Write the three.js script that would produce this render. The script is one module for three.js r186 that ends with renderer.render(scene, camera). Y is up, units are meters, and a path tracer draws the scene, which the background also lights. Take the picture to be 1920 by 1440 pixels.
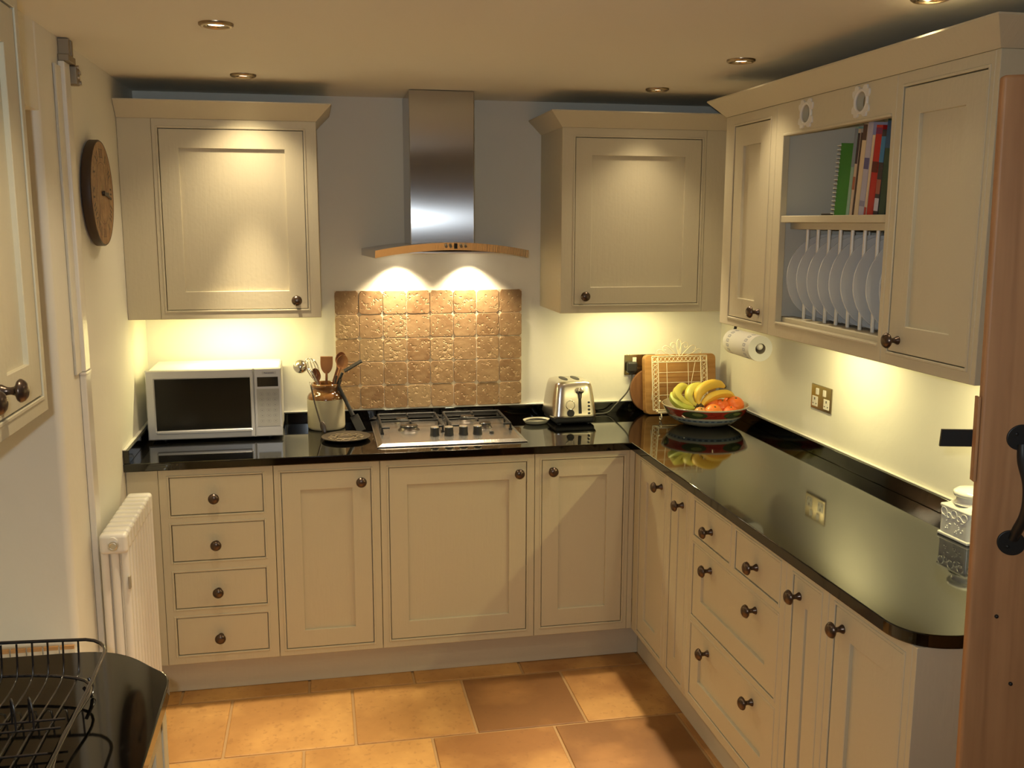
import * as THREE from 'three';
import { RoundedBoxGeometry } from 'three/addons/geometries/RoundedBoxGeometry.js';
import { mergeGeometries, mergeVertices } from 'three/addons/utils/BufferGeometryUtils.js';
import { RectAreaLightUniformsLib } from 'three/addons/lights/RectAreaLightUniformsLib.js';

// ---------- camera, exposure, sky ----------
const scene = new THREE.Scene();
scene.background = new THREE.Color(0x05060a);
const camera = new THREE.PerspectiveCamera(43.16, 4 / 3, 0.05, 40);
camera.rotation.order = 'YXZ';
camera.position.set(0.698, 1.761, 4.187);
camera.rotation.set(-0.16486, -0.19681, 0.00276);
const renderer = new THREE.WebGLRenderer();
renderer.toneMapping = THREE.LinearToneMapping;
renderer.toneMappingExposure = 1.0;
renderer.shadowMap.enabled = true;
RectAreaLightUniformsLib.init();
// strengths and colours of the kitchen's lamps
const HALOGEN = new THREE.Color().setRGB(1.0, 0.81, 0.52), BEAM_I = 12.5, SPILL_I = 1.55;
const TUBE = new THREE.Color().setRGB(1.0, 0.85, 0.38), TUBE_I = 150;
const HOOD = new THREE.Color().setRGB(1.0, 0.80, 0.50), HOOD_I = 2.7;
const FLASH = new THREE.Color().setRGB(0.86, 0.95, 1.0), FLASH_I = 3.8;

// main measures of the room (metres)
const XR = 2.517, H = 2.27, CT = 0.91, SLAB = 0.03, DC = 0.631, BF = 0.606, ZU = 0.374;

// ---------- helpers ----------
let seed = 7;
const rnd = () => { seed = (seed * 1664525 + 1013904223) >>> 0; return seed / 4294967296; };
const rr = (a, b) => a + (b - a) * rnd();
const taken = {};
const numbered = n => { const k = taken[n] = (taken[n] ?? -1) + 1; return k ? n + '_' + String(k).padStart(3, '0') : n; };
function ready(o) { o.traverse(m => { if (m.isMesh) { m.castShadow = true; m.receiveShadow = true; } }); return o; }
function thing(name, label, category, [x, y, z] = [0, 0, 0], turn = 0, group) {
  const o = new THREE.Group(); o.name = numbered(name); scene.add(o);
  o.position.set(x, y, z); o.rotation.y = turn; o.userData = { label, category };
  if (group) o.userData.group = group;
  return o;
}
function part(parent, name, geo, mat, label) {
  const m = new THREE.Mesh(geo, mat); m.name = name; m.castShadow = m.receiveShadow = true;
  if (label) m.userData.label = label;
  parent.add(m); return m;
}
function single(name, geo, mat, label, category, pos, group) {
  const m = part(scene, numbered(name), geo, mat); m.userData = { label, category };
  if (group) m.userData.group = group;
  if (pos) m.position.set(...pos);
  return m;
}
function struct(name, geo, mat, label, category = 'room') {
  const m = part(scene, name, geo, mat); m.userData = { kind: 'structure', label, category }; return m;
}
const M = list => mergeGeometries(list.map(g => { const n = g.index ? g.toNonIndexed() : g; for (const k of Object.keys(n.attributes)) if (!['position', 'normal', 'uv'].includes(k)) n.deleteAttribute(k); n.morphAttributes = {}; return n; }));
// box from corner to corner; r rounds the edges
function bx(x0, x1, y0, y1, z0, z1, r = 0) {
  const w = x1 - x0, h = y1 - y0, d = z1 - z0;
  const g = r ? new RoundedBoxGeometry(w, h, d, 2, Math.min(r, w / 2.1, h / 2.1, d / 2.1)) : new THREE.BoxGeometry(w, h, d);
  return g.translate((x0 + x1) / 2, (y0 + y1) / 2, (z0 + z1) / 2);
}
const cyl = (r0, r1, h, n = 24) => new THREE.CylinderGeometry(r0, r1, h, n);
const lathe = (pts, n = 32) => new THREE.LatheGeometry(pts.map(p => new THREE.Vector2(...p)), n);
const V = (x, y, z) => new THREE.Vector3(x, y, z);
const curve = pts => new THREE.CatmullRomCurve3(pts.map(p => V(...p)));
const tube = (pts, r, n = 24, k = 8, closed = false) => new THREE.TubeGeometry(new THREE.CatmullRomCurve3(pts.map(p => V(...p)), closed, 'centripetal'), n, r, k, closed);
function rod(a, b, r, r2 = r, k = 10) {
  const A = V(...a), B = V(...b), g = new THREE.CylinderGeometry(r2, r, A.distanceTo(B), k);
  g.applyQuaternion(new THREE.Quaternion().setFromUnitVectors(V(0, 1, 0), B.clone().sub(A).normalize()));
  return g.translate((A.x + B.x) / 2, (A.y + B.y) / 2, (A.z + B.z) / 2);
}
const ball = (x, y, z, r, n = 16) => new THREE.SphereGeometry(r, n, Math.round(n * .7)).translate(x, y, z);
// tube whose radius follows rads along the path
function taper(pts, rads, n = 28, k = 12, flat = 1) {
  const c = new THREE.CatmullRomCurve3(pts.map(p => V(...p)));
  const g = new THREE.TubeGeometry(c, n, 1, k, false), P = g.attributes.position, ctr = V(0, 0, 0), v = V(0, 0, 0);
  for (let i = 0; i <= n; i++) {
    const t = i / n, f = t * (rads.length - 1), a = Math.floor(f), r = THREE.MathUtils.lerp(rads[a], rads[Math.min(a + 1, rads.length - 1)], f - a);
    c.getPointAt(t, ctr);
    for (let j = 0; j <= k; j++) { const q = i * (k + 1) + j; v.fromBufferAttribute(P, q).sub(ctr).multiplyScalar(r); v.y *= flat; v.add(ctr); P.setXYZ(q, v.x, v.y, v.z); }
  }
  g.computeVertexNormals(); return g;
}
// uv in metres, by the way each face points
function uvm(g, s = 1, turn = false) {
  g = g.index ? g.toNonIndexed() : g; const p = g.attributes.position, n = g.attributes.normal, uv = new Float32Array(p.count * 2);
  const a = V(0, 0, 0), b = V(0, 0, 0), c = V(0, 0, 0), f = V(0, 0, 0);
  for (let i = 0; i < p.count; i += 3) {
    a.fromBufferAttribute(p, i); b.fromBufferAttribute(p, i + 1); c.fromBufferAttribute(p, i + 2);
    f.copy(b).sub(a).cross(c.clone().sub(a)); const x = Math.abs(f.x), y = Math.abs(f.y), z = Math.abs(f.z);
    for (const [k, q] of [[0, a], [1, b], [2, c]]) {
      let u = x > y && x > z ? q.z : q.x, w = y > x && y > z ? q.z : q.y; if (turn) [u, w] = [w, u];
      uv[(i + k) * 2] = u / s; uv[(i + k) * 2 + 1] = w / s;
    }
  }
  g.setAttribute('uv', new THREE.BufferAttribute(uv, 2)); return g;
}
// rectangle with rectangular / round holes, extruded from z0 to z1
function board(x0, x1, y0, y1, z0, z1, holes = [], b = 0.0012, circles = []) {
  const s = new THREE.Shape([[x0 + b, y0 + b], [x1 - b, y0 + b], [x1 - b, y1 - b], [x0 + b, y1 - b]].map(p => new THREE.Vector2(...p)));
  for (const [a, c, d, e] of holes) s.holes.push(new THREE.Path([[a - b, d - b], [a - b, e + b], [c + b, e + b], [c + b, d - b]].map(p => new THREE.Vector2(...p))));
  for (const [cx, cy, r] of circles) s.holes.push(new THREE.Path().absarc(cx, cy, r + b, 0, Math.PI * 2, true));
  return new THREE.ExtrudeGeometry(s, { depth: z1 - z0 - 2 * b, bevelEnabled: true, bevelThickness: b, bevelSize: b, bevelSegments: 1, curveSegments: 20 }).translate(0, 0, z0 + b);
}
// ---------- textures ----------
function hash(x, y, s) { let h = (x * 374761393 + y * 668265263 + s * 1274126177) | 0; h = Math.imul(h ^ (h >>> 13), 1274126177); return ((h ^ (h >>> 16)) >>> 0) / 4294967296; }
function vnoise(x, y, per, s) {
  const xi = Math.floor(x), yi = Math.floor(y), fx = x - xi, fy = y - yi, u = fx * fx * (3 - 2 * fx), v = fy * fy * (3 - 2 * fy), m = (a, p) => ((a % p) + p) % p;
  const h = (a, b) => hash(m(a, per[0]), m(b, per[1]), s);
  return (h(xi, yi) * (1 - u) + h(xi + 1, yi) * u) * (1 - v) + (h(xi, yi + 1) * (1 - u) + h(xi + 1, yi + 1) * u) * v;
}
function fbm(u, v, fx, fy, s, oct = 4) { let t = 0, a = .5, n = 0; for (let o = 0; o < oct; o++) { t += a * vnoise(u * fx, v * fy, [fx, fy], s + o); n += a; a *= .5; fx *= 2; fy *= 2; } return t / n; }
function dtex(w, h, f, srgb) {
  const d = new Uint8Array(w * h * 4);
  for (let j = 0; j < h; j++) for (let i = 0; i < w; i++) { const c = f(i / w, j / h), q = (j * w + i) * 4; d[q] = c[0] * 255; d[q + 1] = c[1] * 255; d[q + 2] = c[2] * 255; d[q + 3] = 255; }
  const t = new THREE.DataTexture(d, w, h); t.wrapS = t.wrapT = THREE.RepeatWrapping; t.magFilter = THREE.LinearFilter; t.minFilter = THREE.LinearFilter;
  if (srgb) t.colorSpace = THREE.SRGBColorSpace; t.needsUpdate = true; return t;
}
const cl = x => Math.max(0, Math.min(1, x));
const mix3 = (a, b, t) => a.map((x, i) => cl(x + (b[i] - x) * t));
function canvasTex(w, h, draw) { const c = document.createElement('canvas'); c.width = w; c.height = h; draw(c.getContext('2d'), w, h); const t = new THREE.CanvasTexture(c); t.colorSpace = THREE.SRGBColorSpace; return t; }
const std = o => new THREE.MeshStandardMaterial(o), phys = o => new THREE.MeshPhysicalMaterial(o);
const rgb = (r, g, b) => new THREE.Color().setRGB(r, g, b);

const plasterBump = dtex(512, 512, (u, v) => { const n = fbm(u, v, 6, 6, 3, 6); return [n, n, n]; });
const paintBump = dtex(256, 256, (u, v) => { const n = .5 * fbm(u, v, 60, 4, 11, 3) + .5 * fbm(u, v, 30, 30, 5, 3); return [n, n, n]; });
const steelBump = dtex(256, 256, (u, v) => { const n = fbm(u, v, 128, 2, 21, 2); return [n, n, n]; });
const graniteTex = dtex(512, 512, (u, v) => { const n = fbm(u, v, 64, 64, 31, 3), k = n > .68 ? .06 : 0; const b = .05 + .02 * n + k; return [b * 1.05, b, b * .9]; }, true);
const woodTex = (base, dark, s, fx, fy) => dtex(256, 512, (u, v) => {
  const w = fbm(u, v, fx, fy, s, 4), g = fbm(u + .03 * w, v, fx * 6, fy, s + 9, 3), ring = .5 + .5 * Math.sin((u * 9 + w * 5) * 6.28);
  return mix3(base, dark, cl(.15 + .5 * (g - .35) + .25 * ring * w));
}, true);
const doorWood = [1, 2, 3].map(s => woodTex([.74, .54, .36], [.54, .36, .22], 40 + s * 7, 6, 2));
const boardWood = woodTex([.80, .62, .38], [.62, .42, .22], 71, 5, 2);
const spoonWood = woodTex([.62, .42, .25], [.45, .27, .14], 83, 4, 2);
const flagTex = [0, 1, 2, 3, 4].map(k => dtex(256, 256, (u, v) => {
  const a = fbm(u, v, 3, 3, 100 + k * 13, 5), b = fbm(u, v, 24, 24, 140 + k, 3), sp = fbm(u, v, 40, 40, 170 + k, 2) > .74 ? .25 : 0;
  const lo = [[.61, .43, .23], [.67, .49, .27], [.50, .34, .17], [.66, .48, .26], [.58, .40, .21]][k], hi = [[.74, .56, .32], [.77, .59, .34], [.62, .44, .24], [.76, .58, .33], [.70, .52, .29]][k];
  return mix3(mix3(lo, hi, cl((a - .36) * 2.9)), [.45, .30, .16], sp * .7 + .15 * (b - .4));
}, true));
const flagBump = dtex(256, 256, (u, v) => { const n = fbm(u, v, 4, 4, 200, 5); return [n, n, n]; });
function pits(u, v, s, deep) { // worn holes of tumbled travertine
  const n = fbm(u, v, 10, 10, s, 4), m = fbm(u, v, 3, 3, s + 50, 2);
  return cl((n - (.66 - deep * (m - .3))) * 7);
}
const tileTex = [], tileBump = [];
for (let k = 0; k < 6; k++) {
  const deep = [0.0, .26, .08, .0, .2, .1][k];
  tileBump.push(dtex(160, 160, (u, v) => { const h = cl(.75 + .18 * (fbm(u, v, 8, 8, 310 + k, 4) - .5) - .7 * pits(u, v, 330 + k * 5, deep)); return [h, h, h]; }));
  tileTex.push(dtex(160, 160, (u, v) => {
    const lo = [[.60, .49, .37], [.66, .56, .44], [.64, .53, .41], [.57, .45, .33], [.66, .57, .45], [.62, .51, .39]][k];
    return mix3(mix3(lo, [.76, .66, .53], cl((fbm(u, v, 4, 4, 350 + k, 5) - .35) * 1.4)), [.83, .74, .60], .7 * pits(u, v, 330 + k * 5, deep));
  }, true));
}
// ---------- materials ----------
const wallPaint = std({ color: rgb(.79, .77, .69), roughness: .72, bumpMap: plasterBump, bumpScale: .004 });
const ceilPaint = std({ color: rgb(.79, .77, .69), roughness: .85, bumpMap: plasterBump, bumpScale: .004 });
const cream = phys({ color: rgb(.62, .56, .40), roughness: .42, bumpMap: paintBump, bumpScale: .0006, specularIntensity: .7 });
const creamIn = std({ color: rgb(.72, .68, .58), roughness: .6 });
const granite = phys({ map: graniteTex, color: 0x777777, roughness: .05, ior: 1.66 });
const pewter = std({ color: rgb(.12, .085, .065), metalness: .85, roughness: .28 });
const steel = std({ color: rgb(.56, .55, .54), metalness: 1, roughness: .27, bumpMap: steelBump, bumpScale: .0004 });
const chimneySteel = phys({ color: rgb(.52, .52, .53), metalness: 1, roughness: .16, anisotropy: 1, anisotropyRotation: 0 });
const chrome = std({ color: rgb(.80, .78, .74), metalness: 1, roughness: .12 });
const satinSteel = std({ color: rgb(.70, .67, .62), metalness: 1, roughness: .3 });
const blackIron = std({ color: rgb(.018, .017, .016), roughness: .45, metalness: .3 });
const blackGloss = phys({ color: rgb(.012, .012, .012), roughness: .18, clearcoat: .6 });
const blackPlastic = std({ color: rgb(.02, .02, .02), roughness: .5 });
const whiteGloss = phys({ color: rgb(.80, .78, .72), roughness: .25, clearcoat: .3 });
const whiteEnamel = phys({ color: rgb(.78, .75, .68), roughness: .3, clearcoat: .4, clearcoatRoughness: .15 });
const china = phys({ color: rgb(.80, .80, .78), roughness: .12, clearcoat: .8, clearcoatRoughness: .05 });
const brass = std({ color: rgb(.44, .37, .25), metalness: 1, roughness: .25 });
const rackWire = phys({ color: rgb(.012, .010, .010), roughness: .22, clearcoat: .7 });
const creamWire = std({ color: rgb(.78, .70, .52), roughness: .45 });
// ---------- the room ----------
const floorBase = struct('floor', bx(-.7, XR + .25, -.12, -.004, -.25, 5.5), std({ color: rgb(.38, .23, .095), roughness: .75, bumpMap: flagBump, bumpScale: .002 }), 'warm sandy limestone flagstone floor with pale joints', 'floor');
{ // flagstones, laid in courses across the room
  const mats = flagTex.map(t => std({ map: t, roughness: .55, bumpMap: flagBump, bumpScale: .003 }));
  const rows = [[-.15, .255, [-.3, .3, .85, 1.3, 1.75, 2.25, 2.6]], [.255, .665, [-.3, .15, .62, 1.02, 1.45, 1.95, 2.6]], [.665, 1.075, [-.3, .34, .78, 1.2, 1.597, 2.05, 2.6]], [1.075, 1.485, [-.3, .14, .605, 1.04, 1.474, 1.93, 2.6]], [1.485, 1.895, [-.3, .42, .86, 1.33, 1.72, 2.2, 2.6]], [1.895, 2.305, [-.3, .2, .68, 1.12, 1.55, 2.0, 2.6]], [2.305, 2.9, [-.3, .5, 1.1, 1.7, 2.6]], [2.9, 3.5, [-.3, .3, .9, 1.5, 2.1, 2.6]], [3.5, 4.2, [-.3, .5, 1.1, 1.7, 2.6]], [4.2, 5.3, [-.3, .6, 1.3, 2.0, 2.6]]];
  let k = 0;
  rows.forEach(([z0, z1, xs], r) => { for (let i = 0; i + 1 < xs.length; i++) {
    const j = .0045, g = uvm(bx(xs[i] + j, Math.min(xs[i + 1], XR) - j, -.03, rr(-.0012, .0012), z0 + j, z1 - j, .004), .55);
    const uv = g.attributes.uv; const ou = rnd(), ov = rnd(); for (let q = 0; q < uv.count; q++) uv.setXY(q, uv.getX(q) + ou, uv.getY(q) + ov);
    const v = +(['134013', '131344', '131204', '133420', '131340', '313401'][r] ?? '130413')[i % 6];
    part(floorBase, k ? 'flagstone_' + String(k).padStart(3, '0') : 'flagstone', g, mats[v]); k++;
  } });
}
struct('ceiling', uvm(bx(-.7, XR + .25, H, H + .1, -.25, 5.5), 1.2), ceilPaint, 'plain painted plaster ceiling with recessed downlights', 'ceiling');
struct('wall_back', uvm(bx(-.7, XR + .25, 0, H, -.2, 0), 1), wallPaint, 'off-white plaster wall behind the cooker hood', 'wall');
struct('wall_right', uvm(bx(XR, XR + .2, 0, H, 0, 5.3), 1), wallPaint, 'off-white plaster wall above the long black worktop', 'wall');
{ // left wall: clock wall, then a recess with rounded plaster corner, then the wall behind the near units
  const s = new THREE.Shape(), r = .022; // plan of the far pier (x, z), extruded upwards
  s.moveTo(-.6, -.2); s.lineTo(0, -.2); s.lineTo(0, 1.392 - r); s.absarc(-r, 1.392 - r, r, 0, Math.PI / 2, false); s.lineTo(-.6, 1.392); s.closePath();
  const pier = new THREE.ExtrudeGeometry(s, { depth: H, bevelEnabled: false, curveSegments: 8 }).rotateX(Math.PI / 2).translate(0, H, 0);
  const w = struct('wall_left', uvm(M([pier, bx(-.6, 0, 2.045, H, 1.392, 2.2), bx(-.6, -.42, 0, 2.045, 1.392, 2.2), bx(-.42, -.005, 0, .55, 1.392, 2.2), bx(-.6, -.2, 0, H, 2.2, 5.3)]), 1), wallPaint, 'off-white left wall with the clock and a deep recess', 'wall');
  const ta = std({ color: rgb(.66, .58, .46), roughness: .35 }), tb = std({ color: rgb(.50, .27, .11), roughness: .4 });
  for (let i = 0; i < 9; i++) { const x = -.03 - i * .043; // little border tiles standing at the foot of the recess
    const t = part(w, i ? 'border_tile_00' + i : 'border_tile', bx(x - .02, x + .02, .55, .572, 1.392, 1.4, .0015), ta);
    part(t, 'glazed_stripe', bx(x - .0195, x + .0195, .564, .575, 1.3925, 1.402, .0015), tb); }
}
struct('wall_front', uvm(bx(-.6, XR + .2, 0, H, 5.3, 5.5), 1), wallPaint, 'plain plaster wall at the near end of the room', 'wall');

// ---------- downlights ----------
const bulbGlow = std({ color: 0x111111, emissive: rgb(1, .78, .5), emissiveIntensity: 9 });
const bezelMat = std({ color: rgb(.45, .36, .25), metalness: 1, roughness: .3 });
const dlGroup = 'recessed ceiling downlights';
function downlight(x, z, label, [tx, tz] = [0, 0]) {
  const t = thing('ceiling_downlight', label, 'downlight', [x, H, z], 0, dlGroup);
  part(t, 'bezel', lathe([[.030, -.001], [.031, -.004], [.034, -.009], [.040, -.0085], [.0445, -.005], [.045, .001]], 40), bezelMat, 'brushed metal ring');
  part(t, 'reflector', lathe([[.0305, -.004], [.029, -.0015], [.026, .001]], 32), chrome);
  part(t, 'bulb', lathe([[.0001, -.0025], [.015, -.0025], [.024, -.002], [.0265, -.0005]], 32), bulbGlow, 'glowing halogen bulb');
  for (const [n, i, a, b] of [['downlight_beam', BEAM_I, .345, 1], ['downlight_spill', SPILL_I, .96, .75]]) { // reflector lamp: narrow beam inside a faint wide spill
    const l = new THREE.SpotLight(HALOGEN, i, 0, a, b, 2); l.name = n; l.position.set(x, H - .012, z); l.target.position.set(x + tx, 0, z + tz); l.castShadow = true; l.shadow.radius = 1.1; scene.add(l, l.target); }
  return t;
}
downlight(.457, 1.44, 'recessed ceiling downlight with half shaded rim, in front of the clock');
downlight(.462, .535, 'recessed ceiling downlight just in front of the left wall cupboard');
downlight(2.0, .50, 'recessed ceiling downlight just in front of the right back wall cupboard', [-.15, .75]);
downlight(2.03, 1.195, 'recessed ceiling downlight level with the cookbook shelf', [-.8, .4]);
downlight(2.085, 2.095, 'recessed ceiling downlight beside the end of the long crown moulding', [-1.05, 0]);
downlight(.50, 2.5, 'recessed ceiling downlight above the near left worktop');

// the flash of the camera that took the picture: a small cool window of light up and left of the lens
{ const l = new THREE.SpotLight(FLASH, FLASH_I, 0, 1.0, .6, 2); l.name = 'camera_flash'; l.position.set(.664, 1.80, 4.20); l.target.position.set(.95, 1.35, 1.5); l.castShadow = true; l.shadow.radius = .5; scene.add(l, l.target); }

// ---------- cupboards ----------
const knobGeo = lathe([[.0001, .043], [.006, .0428], [.012, .041], [.0165, .0375], [.0195, .0325], [.0198, .030], [.0175, .027], [.011, .0245], [.0075, .021], [.0062, .016], [.0066, .011], [.0085, .007], [.0105, .0035], [.0112, .0015], [.0112, -.002]], 28).rotateX(Math.PI / 2);
const GAP = .0025, STILE = .068;
function frontPiece(parent, kind, [x0, x1, y0, y1], d, knobs, panel) {
  x0 += GAP; x1 -= GAP; y0 += GAP; y1 -= GAP;
  let door;
  if (panel) {
    const p = [x0 + STILE, x1 - STILE, y0 + STILE, y1 - STILE];
    if (p[1] - p[0] < .012) { const c = (x0 + x1) / 2; p[0] = c - .006; p[1] = c + .006; }
    door = part(parent, kind, uvm(board(x0, x1, y0, y1, d - .021, d - .0008, [p], .0012), .3), cream);
    part(door, 'panel', uvm(bx(p[0] - .004, p[1] + .004, p[2] - .004, p[3] + .004, d - .018, d - .0105), .3), cream);
  } else door = part(parent, kind, uvm(board(x0, x1, y0, y1, d - .021, d - .0008, [], .0015), .3), cream);
  for (const [kx, ky] of knobs) { const k = part(door, 'knob', knobGeo, pewter, 'dark pewter knob'); k.position.set(kx, ky, d - .0008); }
  return door;
}
function beadFor([x0, x1, y0, y1], d) { // small bead run round an opening
  const b = .0075, e = .0022;
  return [bx(x0 - b, x0, y0 - b, y1 + b, d - .004, d + e, .0018), bx(x1, x1 + b, y0 - b, y1 + b, d - .004, d + e, .0018), bx(x0, x1, y1, y1 + b, d - .004, d + e, .0018), bx(x0, x1, y0 - b, y0, d - .004, d + e, .0018)];
}
// unit seen from the front: x runs along its width, front at depth d from the wall
function cupboard(name, label, pos, turn, group, { w, y0, y1, d, x0 = 0, fronts, hollow, carcassTop, under = 0, extraFrame = [], side }) {
  const t = thing(name, label, 'cupboard', pos, turn, group);
  const holes = fronts.map(f => f.r);
  if (!hollow) part(t, 'carcass', uvm(bx(x0 + .001, w - .001, y0 + under, carcassTop ?? y1, .001, d - .024), .3), cream);
  part(t, 'face_frame', uvm(M([board(x0 + .0006, w - .0006, y0, y1, d - .022, d, holes, .0014), ...fronts.flatMap(f => beadFor(f.r, d)), ...extraFrame]), .3), cream);
  if (side) part(t, 'side_panel', uvm(bx(w, side, y0, y1, .001, d, .0012), .3), cream);
  for (const f of fronts) if (f.kind) frontPiece(t, f.kind, f.r, d, f.knobs ?? [], f.panel);
  return t;
}
const bg = 'base cupboards under the black worktop', wg = 'wall cupboards with crown moulding';
const F0 = .128, F1 = CT - SLAB;
// back run (front faces the room)
{ const rows = [[.703, .847], [.527, .669], [.345, .486], [.163, .310]];
  cupboard('drawer_unit', 'cream base unit of four stacked drawers beside the radiator', [0, 0, 0], 0, bg, { w: .5145, x0: .111, y0: F0, y1: F1, d: BF, fronts: rows.map(([a, b]) => ({ kind: 'drawer', r: [.147, .477, a, b], knobs: [[.303, (a + b) / 2 - .007]] })) });
  const f = thing('filler_panel', 'narrow cream filler panel between drawer unit and left wall', 'panel', [0, 0, 0]);
  part(f, 'panel', uvm(bx(.002, .110, F0, F1, .02, BF - .002, .0012), .3), cream);
  cupboard('base_cupboard', 'cream single-door base cupboard between drawers and hob cupboard', [0, 0, 0], 0, bg, { w: .905, x0: .5155, y0: F0, y1: F1, d: BF, fronts: [{ kind: 'door', r: [.541, .872, .155, .847], panel: true, knobs: [[.835, .803]] }] });
  cupboard('base_cupboard', 'wide cream base cupboard directly beneath the gas hob', [0, 0, 0], 0, bg, { w: 1.503, x0: .906, y0: F0, y1: F1, d: BF, fronts: [{ kind: 'door', r: [.937, 1.472, .160, .848], panel: true, knobs: [[1.438, .805]] }] });
  cupboard('base_cupboard', 'cream base cupboard in the inner corner under the toaster', [0, 0, 0], 0, bg, { w: 1.889, x0: 1.504, y0: F0, y1: F1, d: BF, fronts: [{ kind: 'door', r: [1.531, 1.866, .163, .850], panel: true, knobs: [[1.572, .807]] }] });
}
// right run (front faces left); local x is world z
{ const R = { pos: [XR, 0, 0], turn: -Math.PI / 2 }, d = BF;
  const add = (name, label, o) => cupboard(name, label, R.pos, R.turn, bg, { y0: F0, y1: F1, d, ...o });
  add('base_cupboard', 'cream base cupboard in the inner corner, on the right-hand run', { x0: .6065, w: .980, fronts: [{ kind: 'door', r: [.672, .947, .150, .850], panel: true, knobs: [[.912, .806]] }] });
  add('base_cupboard', 'very narrow cream pull-out between corner cupboard and wide drawers', { x0: .981, w: 1.196, fronts: [{ kind: 'door', r: [1.013, 1.160, .150, .848], panel: true, knobs: [[1.124, .798]] }] });
  add('drawer_unit', 'wide cream pan drawer unit with two small drawers on top', { x0: 1.197, w: 1.888, fronts: [
    { kind: 'drawer', r: [1.234, 1.523, .729, .849], knobs: [[1.378, .783]] }, { kind: 'drawer', r: [1.563, 1.851, .729, .849], knobs: [[1.707, .783]] },
    { kind: 'drawer', r: [1.234, 1.851, .449, .699], panel: true, knobs: [[1.382, .655], [1.712, .655]] }, { kind: 'drawer', r: [1.234, 1.851, .163, .419], panel: true, knobs: [[1.384, .372], [1.716, .372]] }] });
  add('base_cupboard', 'very narrow cream pull-out beside the wide pan drawers', { x0: 1.889, w: 2.109, fronts: [{ kind: 'door', r: [1.927, 2.073, .150, .845], panel: true, knobs: [[1.962, .796]] }] });
  add('base_cupboard', 'cream end base cupboard with plain side beside the wooden door', { x0: 2.110, w: 2.4535, side: 2.469, fronts: [{ kind: 'door', r: [2.142, 2.424, .150, .847], panel: true, knobs: [[2.178, .798]] }] });
}
single('corner_post', uvm(bx(1.8895, 1.9105, F0, F1, .58, .606, .001), .3), cream, 'slim cream post where the two base runs meet', 'post');
// plinths
const plinthMat = std({ color: rgb(.60, .545, .42), roughness: .5, bumpMap: paintBump, bumpScale: .0006 });
single('plinth', uvm(bx(.002, XR - .563, .001, F0, .545, .563, .001), .3), plinthMat, 'cream plinth board below the hob-side cupboards', 'plinth');
single('plinth', uvm(M([bx(XR - .563, XR - .545, .001, F0, .5635, 2.455, .001), bx(XR - .545, XR - .004, .001, F0, 2.437, 2.455, .001)]), .3), plinthMat, 'cream plinth board below the long drawer run', 'plinth');
// near left run
cupboard('base_cupboard', 'cream base cupboard beneath the near left worktop', [-.2, 0, 3.5], Math.PI / 2, null, { w: 1.22, x0: .0, y0: F0, y1: F1, d: .575, fronts: [{ kind: 'door', r: [.66, 1.16, .15, .848], panel: true, knobs: [[.70, .80]] }, { kind: 'door', r: [.06, .60, .15, .848], panel: true, knobs: [[.56, .80]] }] });
single('plinth', uvm(bx(-.198, .33, .001, F0, 2.32, 3.5, .001), .3), plinthMat, 'cream plinth under the near left worktop', 'plinth');

// crown moulding: leans outwards on the free sides
function crown(t, x0, x1, d, y, left, right) {
  const h = .056, o = .055, f = .0045, P = [];
  const lo = [x0, x1, d + .002], hi = [x0 - (left ? o : 0), x1 + (right ? o : 0), d + o];
  const ring = (q, yy) => [[q[0], yy, .002], [q[0], yy, q[2]], [q[1], yy, q[2]], [q[1], yy, .002]];
  const A = ring(lo, y), B = ring(hi, y + h), C = ring(hi, y + h + f), pos = [];
  const quad = (a, b, c, e) => pos.push(...a, ...b, ...c, ...a, ...c, ...e);
  for (const [K, L] of [[A, B], [B, C]]) for (let i = 0; i < 4; i++) quad(K[i], K[(i + 1) % 4], L[(i + 1) % 4], L[i]);
  quad(C[0], C[1], C[2], C[3]); quad(A[3], A[2], A[1], A[0]);
  const g = new THREE.BufferGeometry(); g.setAttribute('position', new THREE.Float32BufferAttribute(pos, 3)); g.setAttribute('uv', new THREE.Float32BufferAttribute(new Float32Array(pos.length / 3 * 2), 2)); g.computeVertexNormals();
  part(t, 'crown_moulding', uvm(g, .3), cream);
}
const tubeGlow = std({ color: 0x222222, emissive: rgb(1, .95, .6), emissiveIntensity: 5 });
function stripLight(x, y, z, turn, len, label, power = 1) { // slim lamp below a wall cupboard
  const t = thing('under_cabinet_light', label, 'strip light', [x, y, z], turn, 'slim lights below the wall cupboards');
  part(t, 'housing', bx(-len / 2 - .02, len / 2 + .02, -.012, 0, -.02, .02, .003), whiteGloss);
  part(t, 'lamp_tube', rod([-len / 2, -.014, 0], [len / 2, -.014, 0], .006), tubeGlow, 'glowing lamp tube');
  const l = new THREE.RectAreaLight(TUBE, TUBE_I * power, len, .022); l.name = 'strip_light'; l.position.set(x, y - .0215, z); l.rotation.set(-Math.PI / 2, 0, turn); scene.add(l);
}
// left wall cupboard
{ const t = cupboard('wall_cupboard', 'cream wall cupboard above the microwave', [0, 0, 0], 0, wg, { x0: .119, w: .708, y0: 1.398, y1: 2.131, d: ZU, under: .026, fronts: [{ kind: 'door', r: [.141, .660, 1.431, 2.097], panel: true, knobs: [[.617, 1.465]] }] });
  part(t, 'filler', uvm(bx(.001, .1185, 1.398, 2.131, .02, ZU - .0025, .001), .3), cream);
  part(t, 'side_panel', uvm(bx(.690, .7075, 1.398, 2.131, .001, ZU - .022, .001), .3), cream);
  crown(t, .002, .708, ZU, 2.131, false, true);
  stripLight(.37, 1.4235, .20, 0, .34, 'slim strip light under the cupboard above the microwave'); }
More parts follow.
